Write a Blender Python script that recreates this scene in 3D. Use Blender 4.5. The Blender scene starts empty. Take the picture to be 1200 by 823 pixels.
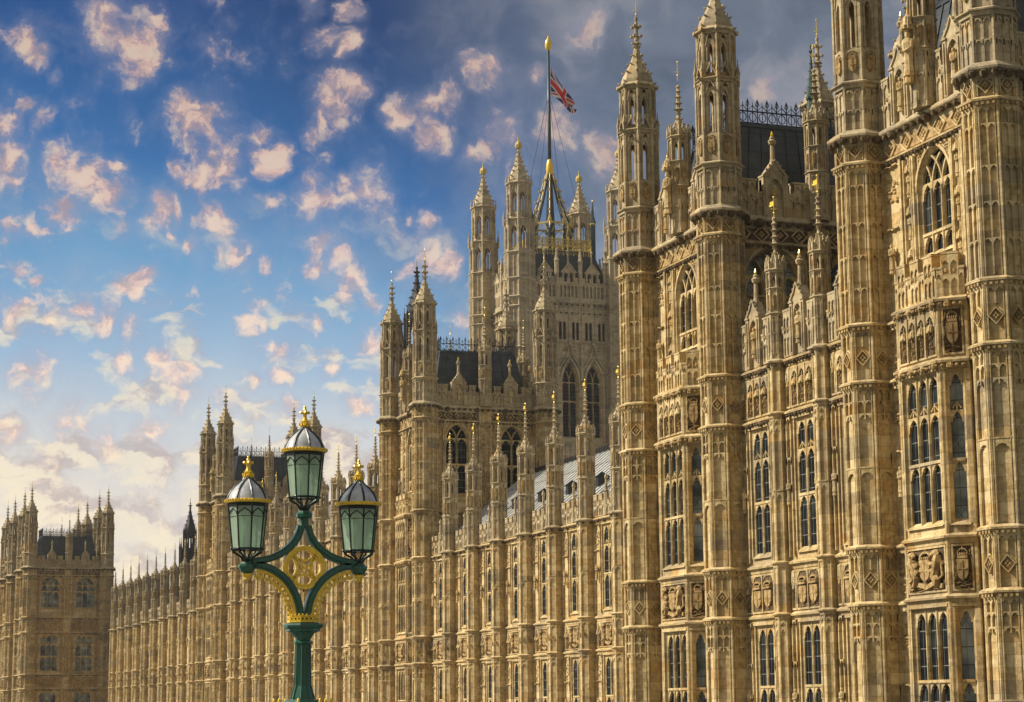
import bpy, math, random
from mathutils import Vector, Matrix
R = math.radians
sc = bpy.context.scene
col = sc.collection

# ------------------------------------------------------------------ camera
cam_d = bpy.data.cameras.new('camera')
cam = bpy.data.objects.new('camera', cam_d)
col.objects.link(cam)
cam_d.sensor_fit = 'HORIZONTAL'
cam_d.sensor_width = 36.0
cam_d.lens = 36.0 * 2477.67 / 1200.0
cam_d.clip_start = 0.1
cam_d.clip_end = 6000
YAW, PITCH, ROLL = 19.946, 9.6615, -0.4874
fwd = Vector((math.sin(R(YAW)) * math.cos(R(PITCH)), math.cos(R(YAW)) * math.cos(R(PITCH)), math.sin(R(PITCH))))
rgt = Vector((math.cos(R(YAW)), -math.sin(R(YAW)), 0))
up = rgt.cross(fwd)
cr, sr = math.cos(R(ROLL)), math.sin(R(ROLL))
right = rgt * cr + up * sr            # image-right and image-up axes of the slightly rolled camera
upp = up * cr - rgt * sr
m = Matrix.Identity(4)
for i in range(3):
    m[i][0] = right[i]; m[i][1] = upp[i]; m[i][2] = -fwd[i]
cam.matrix_world = m
sc.camera = cam
sc.render.resolution_x, sc.render.resolution_y = 1024, 702

# ------------------------------------------------------------------ light
SUN_EL, SUN_AZ_S = 38.0, 28.0         # sun over the river, a little beyond square to the facade
sd = bpy.data.lights.new('sun', 'SUN')
sd.energy = 5.0
sd.angle = R(0.5)
sd.color = (1.0, 0.90, 0.74)
so = bpy.data.objects.new('sun', sd)
col.objects.link(so)
sun_vec = Vector((-math.cos(R(SUN_AZ_S)) * math.cos(R(SUN_EL)), math.sin(R(SUN_AZ_S)) * math.cos(R(SUN_EL)), math.sin(R(SUN_EL))))
so.rotation_euler = (-sun_vec).to_track_quat('-Z', 'Y').to_euler()
sc.view_settings.view_transform = 'Standard'
sc.view_settings.look = 'None'
sc.view_settings.exposure = 0.2
sc.view_settings.gamma = 1.0
sc.view_settings.use_curve_mapping = False
sc.cycles.max_bounces = 6
sc.cycles.diffuse_bounces = 3
sc.cycles.glossy_bounces = 3
sc.cycles.transparent_max_bounces = 8

# ------------------------------------------------------------------ node helper
class NT:
    def __init__(s, tree):
        s.t = tree; s.n = tree.nodes; s.l = tree.links
        s.n.clear()
    def new(s, typ, **kw):
        n = s.n.new(typ)
        for k, v in kw.items(): setattr(n, k, v)
        return n
    def set(s, sock, v):
        if isinstance(v, bpy.types.NodeSocket): s.l.new(v, sock)
        else: sock.default_value = v
    def math(s, op, a, b=None, c=None, clamp=False):
        n = s.n.new('ShaderNodeMath'); n.operation = op; n.use_clamp = clamp
        s.set(n.inputs[0], a)
        if b is not None: s.set(n.inputs[1], b)
        if c is not None: s.set(n.inputs[2], c)
        return n.outputs[0]
    def vmath(s, op, a, b=None, scale=None, out=0):
        n = s.n.new('ShaderNodeVectorMath'); n.operation = op
        s.set(n.inputs[0], a)
        if b is not None: s.set(n.inputs[1], b)
        if scale is not None: s.set(n.inputs['Scale'], scale)
        return n.outputs['Value'] if out == 'v' else n.outputs[0]
    def mix(s, f, a, b, blend='MIX'):
        n = s.n.new('ShaderNodeMix'); n.data_type = 'RGBA'; n.blend_type = blend; n.clamp_factor = True
        s.set(n.inputs[0], f)
        s.set(n.inputs[6], a if not isinstance(a, tuple) else (a + (1,))[:4])
        s.set(n.inputs[7], b if not isinstance(b, tuple) else (b + (1,))[:4])
        return n.outputs[2]
    def ramp(s, f, stops, interp='LINEAR'):
        n = s.n.new('ShaderNodeValToRGB'); n.color_ramp.interpolation = interp
        e = n.color_ramp.elements
        while len(e) < len(stops): e.new(0.5)
        for el, (p, c) in zip(e, stops):
            el.position = p
            el.color = (c, c, c, 1) if not isinstance(c, tuple) else (c + (1,))[:4]
        s.set(n.inputs[0], f)
        return n.outputs[0]
    def noise(s, vec, scale, detail=3, rough=0.55, dim='3D', out=0):
        n = s.n.new('ShaderNodeTexNoise'); n.noise_dimensions = dim
        s.set(n.inputs['Vector'], vec)
        n.inputs['Scale'].default_value = scale; n.inputs['Detail'].default_value = detail
        n.inputs['Roughness'].default_value = rough
        return n.outputs[out]
    def smooth(s, v, lo, hi, a=0.0, b=1.0):
        n = s.n.new('ShaderNodeMapRange'); n.interpolation_type = 'SMOOTHSTEP'
        s.set(n.inputs[0], v)
        n.inputs[1].default_value = lo; n.inputs[2].default_value = hi
        n.inputs[3].default_value = a; n.inputs[4].default_value = b
        return n.outputs[0]

# ------------------------------------------------------------------ sky
world = bpy.data.worlds.new('World')
sc.world = world
world.use_nodes = True
def dir_of(px, py):                    # compass direction of a cloud bank, used once to list where the clouds stand
    v = fwd * 2477.67 + right * (px - 600) + upp * (411.5 - py)
    return v.normalized()
def build_world():
    N = NT(world.node_tree)
    tc = N.new('ShaderNodeTexCoord')
    d = N.vmath('NORMALIZE', tc.outputs['Generated'])
    sep = N.new('ShaderNodeSeparateXYZ'); N.l.new(d, sep.inputs[0])
    z = sep.outputs[2]
    nish = N.new('ShaderNodeTexSky'); nish.sky_type = 'NISHITA'; nish.sun_disc = False
    nish.sun_elevation = R(SUN_EL)
    nish.sun_rotation = math.atan2(sun_vec.x, sun_vec.y)
    nish.air_density = 0.8; nish.dust_density = 3.0
    nsky = N.vmath('SCALE', nish.outputs[0], scale=0.10)
    # how far round towards the west (right of the picture)
    side = N.vmath('DOT_PRODUCT', d, (math.cos(R(YAW)), -math.sin(R(YAW)), 0), out='v')
    # slow warps
    w1 = N.vmath('SUBTRACT', N.noise(d, 22, 2, 0.5, out=1), (0.5, 0.5, 0.5))
    w2 = N.vmath('SUBTRACT', N.noise(d, 75, 4, 0.62, out=1), (0.5, 0.5, 0.5))
    zz = N.math('ADD', z, N.math('MULTIPLY', N.math('SUBTRACT', N.noise(d, 9, 2), 0.5), 0.05))
    clear = N.ramp(N.math('ADD', zz, N.math('MULTIPLY', side, 0.10)), [(0.0, (0.90, 0.80, 0.62)), (0.05, (0.88, 0.80, 0.66)), (0.085, (0.80, 0.74, 0.65)),
                        (0.12, (0.60, 0.65, 0.69)), (0.15, (0.36, 0.52, 0.70)), (0.19, (0.17, 0.39, 0.65)), (0.24, (0.034, 0.18, 0.47)),
                        (0.31, (0.008, 0.085, 0.30)), (0.45, (0.02, 0.12, 0.32)), (1.0, (0.10, 0.20, 0.40))])
    # deep blue vault just right of centre, slate haze to the west
    deep = N.math('MULTIPLY', N.smooth(side, -0.20, -0.04), N.smooth(z, 0.22, 0.34))
    clear = N.mix(N.math('MULTIPLY', deep, 0.62), clear, (0.018, 0.045, 0.125))
    far = N.smooth(N.math('ADD', side, N.math('MULTIPLY', N.math('SUBTRACT', N.noise(d, 12, 4, 0.6), 0.5), 0.12)), -0.075, 0.075)
    wn = N.noise(N.vmath('ADD', d, N.vmath('SCALE', w1, scale=0.05)), 16, 5, 0.6)
    slate = N.ramp(wn, [(0.3, (0.105, 0.14, 0.20)), (0.52, (0.20, 0.24, 0.31)), (0.72, (0.46, 0.45, 0.48))])
    clear = N.mix(N.math('MULTIPLY', far, 0.88), clear, slate)
    # cloud banks
    dw = N.vmath('ADD', d, N.vmath('SCALE', w1, scale=0.022))
    dw = N.vmath('ADD', dw, N.vmath('SCALE', w2, scale=0.012))
    blobs = [(125, 22, 22), (150, 50, 34), (160, 75, 22), (28, 45, 22), (40, 62, 16), (58, 92, 7), (28, 125, 12), (48, 134, 13),
             (4, 150, 24), (10, 190, 26), (18, 210, 14), (75, 185, 20), (100, 210, 34), (130, 222, 20), (140, 190, 12), (82, 240, 22),
             (215, 140, 24), (240, 150, 32), (262, 175, 28), (272, 200, 26), (245, 215, 22), (225, 215, 15), (262, 265, 22), (250, 250, 14),
             (300, 150, 13), (312, 172, 18), (318, 190, 14), (390, 50, 18), (408, 60, 18), (395, 120, 30), (415, 112, 22), (368, 152, 16), (380, 140, 16),
             (325, 239, 13), (372, 232, 22), (390, 240, 15), (362, 205, 16), (412, 210, 15), (430, 232, 24), (400, 222, 10), (210, 205, 14),
             (508, 122, 20), (525, 105, 14), (480, 140, 20), (465, 132, 12), (508, 160, 18), (560, 82, 18), (580, 85, 20), (590, 155, 26), (575, 175, 18), (548, 183, 14), (600, 195, 16),
             (275, 296, 18), (258, 296, 10), (290, 295, 8), (378, 290, 18), (395, 300, 16), (370, 315, 18), (415, 328, 20), (405, 340, 14), (440, 345, 13), (310, 316, 9),
             (295, 378, 11), (305, 382, 7), (495, 263, 10), (478, 256, 6), (462, 270, 11), (500, 300, 20), (515, 305, 16), (480, 305, 12), (190, 245, 18), (205, 250, 10),
             (195, 270, 8), (135, 265, 12), (18, 258, 16), (40, 262, 12), (60, 264, 8), (25, 315, 14), (45, 327, 7), (155, 325, 20), (160, 340, 14), (233, 312, 9), (200, 357, 9),
             (225, 285, 11), (100, 365, 16), (130, 375, 22), (160, 390, 16), (60, 385, 18), (25, 365, 16), (435, 398, 16), (325, 410, 15), (540, 375, 14), (330, 440, 14),
             (415, 15, 14), (370, 4, 16), (175, 25, 10), (660, 150, 24), (690, 30, 20), (720, 180, 22), (905, 110, 16), (640, 90, 10), (365, 375, 8), (390, 430, 12),
             (210, 450, 24), (225, 430, 18), (195, 420, 14), (150, 430, 16), (80, 495, 22), (105, 500, 16), (130, 522, 18), (30, 440, 20), (40, 470, 14), (270, 470, 16), (300, 445, 10), (345, 480, 14), (420, 470, 12), (55, 545, 18), (180, 500, 14), (15, 500, 14)]
    acc = None
    for px, py, r in blobs:
        c = dir_of(px, py)
        q = N.math('MULTIPLY_ADD', N.vmath('DISTANCE', dw, tuple(c), out='v'), -2477.67 / (r * 1.45), 1.0)
        acc = q if acc is None else N.math('SMOOTH_MAX', acc, q, 0.18)
    toward = tuple(-right * 0.0055 - upp * 0.0050)      # where the low sun lights the banks from
    dl = N.vmath('ADD', dw, toward)
    na = N.noise(dw, 78, 9, 0.60); nb = N.noise(dl, 78, 9, 0.60)
    small = N.math('SUBTRACT', N.math('MULTIPLY', N.noise(d, 40, 4, 0.55), 2.8), 1.64)      # scattered cloudlets between the banks
    acc = N.math('SMOOTH_MAX', acc, N.math('SUBTRACT', small, N.smooth(side, -0.10, 0.02, 0.0, 0.5)), 0.15)
    acc = N.math('MAXIMUM', acc, -0.9)
    dn = N.math('SUBTRACT', na, 0.5)
    soft = N.math('ADD', N.math('MULTIPLY_ADD', acc, 0.75, 0.22), N.math('MULTIPLY', dn, 1.1))
    crisp = N.math('ADD', N.math('MULTIPLY_ADD', acc, 1.0, -0.06), N.math('MULTIPLY', dn, 2.7))
    emb = N.math('ADD', N.math('SUBTRACT', na, nb), N.math('MULTIPLY', N.math('SUBTRACT', N.noise(dw, 20, 3), 0.5), 0.30))
    lit = N.ramp(N.smooth(emb, -0.15, 0.16), [(0.0, (0.40, 0.35, 0.44)), (0.38, (0.68, 0.49, 0.50)), (0.66, (0.96, 0.66, 0.56)), (1.0, (1.0, 0.79, 0.64))])
    lit = N.mix(N.math('MULTIPLY', N.smooth(z, 0.12, 0.23, 1.0, 0.0), 0.40), lit, (0.97, 0.83, 0.62))
    lit = N.mix(N.math('MULTIPLY', far, 0.45), lit, (0.36, 0.35, 0.40))
    lit = N.mix(0.10, lit, (0.95, 0.62, 0.55))
    lit = N.vmath('SCALE', lit, scale=N.smooth(z, 0.16, 0.30, 1.0, 0.80))
    halo = N.mix(0.50, clear, (0.40, 0.40, 0.52))
    sky = N.mix(N.math('MULTIPLY', N.smooth(soft, -0.05, 0.85), 0.85), clear, halo)
    sky = N.mix(N.math('MULTIPLY', N.smooth(crisp, 0.10, 0.85), 0.95), sky, lit)
    # broken low cloud towards the horizon
    sv = N.vmath('MULTIPLY', dw, (1, 1, 1.9)); sl = N.vmath('ADD', sv, tuple(x * 1.3 for x in toward))
    low = N.noise(sv, 34, 8, 0.55); lowb = N.noise(sl, 34, 8, 0.55)
    lowd = N.math('ADD', low, N.smooth(z, 0.06, 0.22, 0.06, -0.10))
    la = N.math('MULTIPLY', N.smooth(lowd, 0.45, 0.60), N.smooth(z, 0.18, 0.25, 1.0, 0.0))
    la = N.math('MULTIPLY', la, N.smooth(side, -0.02, 0.08, 1.0, 0.35))
    le = N.smooth(N.math('SUBTRACT', low, lowb), -0.07, 0.08)
    lcol = N.ramp(le, [(0.0, (0.50, 0.40, 0.38)), (0.42, (0.68, 0.55, 0.47)), (0.72, (0.86, 0.71, 0.54)), (1.0, (0.96, 0.83, 0.60))])
    sky = N.mix(N.math('MULTIPLY', la, 0.66), sky, lcol)
    # wisps of high veil
    veil = N.smooth(N.noise(N.vmath('MULTIPLY', dw, (1, 1, 0.7)), 17, 7, 0.66), 0.46, 0.74)
    sky = N.mix(N.math('MULTIPLY', veil, N.smooth(z, 0.12, 0.33, 0.40, 0.10)), sky, (0.48, 0.51, 0.62))
    # higher than the clouds that the photograph shows it is a plain Nishita vault
    sky = N.vmath('SCALE', sky, scale=N.smooth(z, 0.08, 0.30, 0.90, 0.72))
    hi = N.smooth(z, 0.36, 0.60)
    sky = N.mix(hi, sky, nsky)
    # unseen cloud bank added to the north sky as fill light on the north faces
    north = N.vmath('DOT_PRODUCT', d, (-0.25, -0.97, 0.0), out='v')
    north_fill = N.math('MULTIPLY', N.smooth(north, 0.05, 0.40), N.smooth(N.noise(d, 5, 5, 0.6), 0.34, 0.55, 0.45, 1.0))
    sky = N.mix(north_fill, sky, N.ramp(N.noise(d, 9, 5, 0.6), [(0.3, (0.24, 0.22, 0.19)), (0.6, (0.40, 0.37, 0.31))]))
    bg = N.new('ShaderNodeBackground'); N.l.new(sky, bg.inputs[0]); bg.inputs[1].default_value = 1.0
    out = N.new('ShaderNodeOutputWorld'); N.l.new(bg.outputs[0], out.inputs[0])
    world.cycles.sampling_method = 'MANUAL'; world.cycles.sample_map_resolution = 256
build_world()

# ------------------------------------------------------------------ materials
MATS = {}
def principled(name, base, rough=0.8, metal=0.0, spec=0.3):
    mt = bpy.data.materials.new(name); mt.use_nodes = True
    N = NT(mt.node_tree)
    b = N.new('ShaderNodeBsdfPrincipled'); o = N.new('ShaderNodeOutputMaterial')
    N.l.new(b.outputs[0], o.inputs[0])
    if base is not None: b.inputs['Base Color'].default_value = base + (1,)
    b.inputs['Roughness'].default_value = rough; b.inputs['Metallic'].default_value = metal
    b.inputs['Specular IOR Level'].default_value = spec
    MATS[name] = mt
    return mt, N, b
def bump(N, b, h, strength, dist):
    bp = N.new('ShaderNodeBump'); bp.inputs['Strength'].default_value = strength; bp.inputs['Distance'].default_value = dist
    N.l.new(h, bp.inputs['Height']); N.l.new(bp.outputs[0], b.inputs['Normal'])
def stone(name, pale, mid, dark, soot, soot_amt, blocks=True):
    mt, N, b = principled(name, None, 0.9, 0, 0.15)
    g = N.new('ShaderNodeNewGeometry'); P = g.outputs['Position']
    s = N.new('ShaderNodeSeparateXYZ'); N.l.new(P, s.inputs[0])
    u = N.math('SUBTRACT', s.outputs[0], s.outputs[1]); zc = s.outputs[2]
    n1 = N.noise(P, 0.35, 3, 0.6)
    n2 = N.noise(P, 4.5, 5, 0.62)
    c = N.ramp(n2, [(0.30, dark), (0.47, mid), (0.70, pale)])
    hgt = N.noise(P, 11, 4, 0.65)
    if blocks:
        row = N.math('FLOOR', N.math('DIVIDE', zc, 0.42))
        off = N.math('MULTIPLY', N.math('MODULO', row, 2.0), 0.5)
        cu = N.math('ADD', N.math('DIVIDE', u, 0.95), off)
        colm = N.math('FLOOR', cu)
        wn = N.new('ShaderNodeTexWhiteNoise'); wn.noise_dimensions = '2D'
        cb = N.new('ShaderNodeCombineXYZ'); N.l.new(row, cb.inputs[0]); N.l.new(colm, cb.inputs[1])
        N.l.new(cb.outputs[0], wn.inputs['Vector'])
        bv = wn.outputs['Value']
        c = N.mix(N.math('MULTIPLY', N.smooth(bv, 0.0, 0.20, 1.0, 0.0), 0.40), c, (0.17, 0.145, 0.115))
        c = N.mix(N.math('MULTIPLY', N.smooth(bv, 0.58, 1.0), 0.58), c, pale)
        c = N.mix(N.math('MULTIPLY', N.smooth(bv, 0.42, 0.50), N.math('MULTIPLY', N.smooth(bv, 0.50, 0.58, 1.0, 0.0), 0.5)), c, (mid[0] * 1.05, mid[1] * 0.84, mid[2] * 0.62))
        w1 = N.new('ShaderNodeTexWhiteNoise'); w1.noise_dimensions = '2D'
        c1 = N.new('ShaderNodeCombineXYZ'); N.l.new(N.math('FLOOR', N.math('DIVIDE', zc, 0.84)), c1.inputs[0]); N.l.new(N.math('FLOOR', N.math('DIVIDE', u, 2.3)), c1.inputs[1])
        N.l.new(c1.outputs[0], w1.inputs['Vector'])
        c = N.mix(N.math('MULTIPLY', N.math('LESS_THAN', w1.outputs['Value'], 0.12), 0.38), c, (0.20, 0.175, 0.14))
        fz = N.math('FRACT', N.math('DIVIDE', zc, 0.42)); fu = N.math('FRACT', cu)
        mj = N.math('MAXIMUM', N.math('LESS_THAN', fz, 0.045), N.math('LESS_THAN', fu, 0.02))
        c = N.mix(N.math('MULTIPLY', mj, 0.40), c, tuple(x * 0.45 for x in dark))
        hgt = N.math('SUBTRACT', hgt, N.math('MULTIPLY', mj, 0.5))
    # rain streaks and soot patches with their own outline
    sv = N.vmath('MULTIPLY', P, (3.6, 3.6, 0.26))
    st = N.noise(sv, 1.0, 4, 0.65)
    c = N.mix(N.math('MULTIPLY', N.smooth(st, 0.56, 0.76), soot_amt), c, soot)
    c = N.mix(N.math('MULTIPLY', N.smooth(n1, 0.52, 0.74), soot_amt * 0.6), c, soot)
    pit = N.noise(P, 7, 3, 0.7)
    c = N.mix(N.math('MULTIPLY', N.smooth(pit, 0.60, 0.76), 0.16), c, soot)
    N.l.new(c, b.inputs['Base Color'])
    bump(N, b, hgt, 0.5, 0.035)
    return mt
stone('stone', (0.715, 0.575, 0.33), (0.475, 0.352, 0.162), (0.315, 0.22, 0.098), (0.075, 0.052, 0.026), 0.66)
stone('stone_pale', (0.60, 0.51, 0.35), (0.46, 0.385, 0.245), (0.33, 0.265, 0.155), (0.14, 0.115, 0.08), 0.45)
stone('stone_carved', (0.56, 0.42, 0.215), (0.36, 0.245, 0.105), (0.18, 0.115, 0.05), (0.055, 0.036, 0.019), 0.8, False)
stone('stone_grey', (0.56, 0.465, 0.295), (0.41, 0.33, 0.195), (0.29, 0.225, 0.125), (0.10, 0.078, 0.05), 0.5)
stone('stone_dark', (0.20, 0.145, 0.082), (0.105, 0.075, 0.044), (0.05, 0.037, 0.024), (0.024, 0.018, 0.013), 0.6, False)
def roofing(name, c0, c1, rough, pitch):
    mt, N, b = principled(name, None, rough, 0, 0.4)
    g = N.new('ShaderNodeNewGeometry'); P = g.outputs['Position']
    n = N.noise(P, 1.3, 5, 0.6)
    s = N.new('ShaderNodeSeparateXYZ'); N.l.new(P, s.inputs[0])
    rowv = N.math('FRACT', N.math('DIVIDE', s.outputs[2], pitch))
    c = N.ramp(n, [(0.3, c0), (0.7, c1)])
    c = N.mix(N.math('MULTIPLY', N.math('LESS_THAN', rowv, 0.06), 0.6), c, tuple(x * 0.4 for x in c0))
    N.l.new(c, b.inputs['Base Color'])
    bump(N, b, n, 0.3, 0.05)
roofing('roof_dark', (0.022, 0.032, 0.042), (0.062, 0.080, 0.098), 0.42, 0.9)
roofing('roof_pale', (0.40, 0.41, 0.40), (0.60, 0.60, 0.57), 0.5, 2.2)
roofing('roof_blue', (0.008, 0.022, 0.030), (0.022, 0.048, 0.060), 0.5, 1.6)
principled('iron', (0.02, 0.022, 0.026), 0.5, 0.2, 0.4)
def gold(name, c, rough):
    mt, N, b = principled(name, None, rough, 0.15, 0.6)
    g = N.new('ShaderNodeNewGeometry')
    n = N.noise(g.outputs['Position'], 30, 3)
    N.l.new(N.ramp(n, [(0.35, tuple(x * 0.7 for x in c)), (0.65, c)]), b.inputs['Base Color'])
gold('gold', (1.0, 0.68, 0.05), 0.30)
gold('gold_dull', (0.64, 0.48, 0.11), 0.45)
def paint(name, c, rough, dirt):
    mt, N, b = principled(name, None, rough, 0, 0.5)
    g = N.new('ShaderNodeNewGeometry'); P = g.outputs['Position']
    n = N.noise(P, 9, 5, 0.65); n2 = N.noise(N.vmath('MULTIPLY', P, (14, 14, 2.5)), 1, 4, 0.6)
    cc = N.ramp(n, [(0.3, tuple(x * 0.72 for x in c)), (0.65, c)])
    cc = N.mix(N.math('MULTIPLY', N.smooth(n2, 0.52, 0.74), 0.55), cc, dirt)
    N.l.new(cc, b.inputs['Base Color'])
    N.l.new(N.ramp(n2, [(0.3, rough * 0.8), (0.75, min(1, rough * 1.7))]), b.inputs['Roughness'])
    bump(N, b, N.noise(P, 60, 3), 0.12, 0.01)
paint('lamp_green', (0.028, 0.122, 0.080), 0.24, (0.035, 0.065, 0.05))
paint('lamp_black', (0.010, 0.020, 0.018), 0.35, (0.03, 0.03, 0.03))
paint('mast_green', (0.012, 0.04, 0.045), 0.4, (0.04, 0.06, 0.06))
def glass_dark(name, g0, g1, g2, lc):
    mt, N, b = principled(name, None, 0.07, 0, 0.06 if name == 'glass' else 0.3); b.inputs['IOR'].default_value = 1.10 if name == 'glass' else 1.25
    tc = N.new('ShaderNodeTexCoord'); s = N.new('ShaderNodeSeparateXYZ'); N.l.new(tc.outputs['Object'], s.inputs[0])
    fx = N.math('FRACT', N.math('DIVIDE', N.math('ADD', s.outputs[0], 40.0), 0.27))
    fz = N.math('FRACT', N.math('DIVIDE', s.outputs[2], 0.62))
    # a lozenge quarry in every other light row
    a = N.math('ABSOLUTE', N.math('SUBTRACT', fx, 0.5)); bz = N.math('ABSOLUTE', N.math('SUBTRACT', fz, 0.5))
    lz = N.math('LESS_THAN', N.math('ABSOLUTE', N.math('SUBTRACT', N.math('ADD', N.math('MULTIPLY', a, 0.9), N.math('MULTIPLY', bz, 1.3)), 0.42)), 0.03)
    lead = N.math('MAXIMUM', N.math('LESS_THAN', fx, 0.05), N.math('LESS_THAN', fz, 0.05))
    pw = N.math('MODULO', N.math('FLOOR', N.math('DIVIDE', s.outputs[2], 0.62)), 4.0)
    lead = N.math('MAXIMUM', lead, N.math('MULTIPLY', lz, N.math('LESS_THAN', pw, 0.5 if name != 'glass' else -1.0)))
    g = N.new('ShaderNodeNewGeometry')
    n = N.noise(g.outputs['Position'], 0.8, 2)
    gc = N.ramp(n, [(0.35, g0), (0.55, g1), (0.72, g2)])
    c = N.mix(lead, gc, lc)
    N.l.new(c, b.inputs['Base Color'])
    N.l.new(N.math('MULTIPLY_ADD', lead, 0.5, 0.06), b.inputs['Roughness'])
    bump(N, b, N.noise(g.outputs['Position'], 1.6, 2), 0.10, 0.15)
glass_dark('glass', (0.008, 0.010, 0.012), (0.013, 0.017, 0.019), (0.04, 0.05, 0.05), (0.20, 0.19, 0.165))
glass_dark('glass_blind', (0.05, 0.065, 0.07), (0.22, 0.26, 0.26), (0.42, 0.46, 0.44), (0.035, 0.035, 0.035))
def lantern_glass():
    mt, N, b = principled('lantern_glass', None, 0.25, 0, 0.5)
    g = N.new('ShaderNodeNewGeometry'); P = g.outputs['Position']
    n = N.noise(N.vmath('MULTIPLY', P, (8, 8, 3)), 1, 4, 0.6)
    c = N.ramp(n, [(0.3, (0.50, 0.66, 0.50)), (0.7, (0.72, 0.84, 0.70))])
    N.l.new(c, b.inputs['Base Color'])
    tr = N.new('ShaderNodeBsdfTranslucent'); N.l.new(c, tr.inputs[0])
    mx = N.new('ShaderNodeMixShader'); mx.inputs[0].default_value = 0.5
    o = [x for x in N.n if x.type == 'OUTPUT_MATERIAL'][0]
    N.l.new(b.outputs[0], mx.inputs[1]); N.l.new(tr.outputs[0], mx.inputs[2]); tp = N.new('ShaderNodeBsdfTransparent'); tp.inputs[0].default_value = (0.62, 0.86, 0.70, 1)
    m2 = N.new('ShaderNodeMixShader'); m2.inputs[0].default_value = 0.30
    N.l.new(mx.outputs[0], m2.inputs[1]); N.l.new(tp.outputs[0], m2.inputs[2]); N.l.new(m2.outputs[0], o.inputs[0])
lantern_glass()
def dome_glass():
    mt, N, b = principled('dome_glass', None, 0.13, 0, 0.7)
    g = N.new('ShaderNodeNewGeometry'); P = g.outputs['Position']
    n = N.noise(P, 7, 4, 0.6)
    N.l.new(N.ramp(n, [(0.35, (0.36, 0.38, 0.39)), (0.7, (0.66, 0.68, 0.68))]), b.inputs['Base Color'])
dome_glass()
principled('flag_red', (0.72, 0.015, 0.03), 0.8)
principled('flag_white', (0.75, 0.74, 0.72), 0.8)
principled('flag_blue', (0.012, 0.02, 0.12), 0.8)
def simple_noise(name, c0, c1, scale, rough, bs=0.2, bd=0.02):
    mt, N, b = principled(name, None, rough)
    g = N.new('ShaderNodeNewGeometry'); n = N.noise(g.outputs['Position'], scale, 5, 0.6)
    N.l.new(N.ramp(n, [(0.3, c0), (0.7, c1)]), b.inputs['Base Color'])
    bump(N, b, n, bs, bd)
simple_noise('asphalt', (0.035, 0.035, 0.036), (0.07, 0.068, 0.065), 14, 0.9)
simple_noise('paving', (0.20, 0.19, 0.17), (0.33, 0.31, 0.28), 3, 0.85)
simple_noise('water', (0.03, 0.045, 0.04), (0.05, 0.06, 0.05), 0.5, 0.08, 0.6, 0.25)
simple_noise('lawn', (0.03, 0.06, 0.015), (0.06, 0.10, 0.03), 1.2, 0.95)
simple_noise('copper', (0.04, 0.075, 0.062), (0.07, 0.12, 0.10), 4, 0.7)
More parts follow.
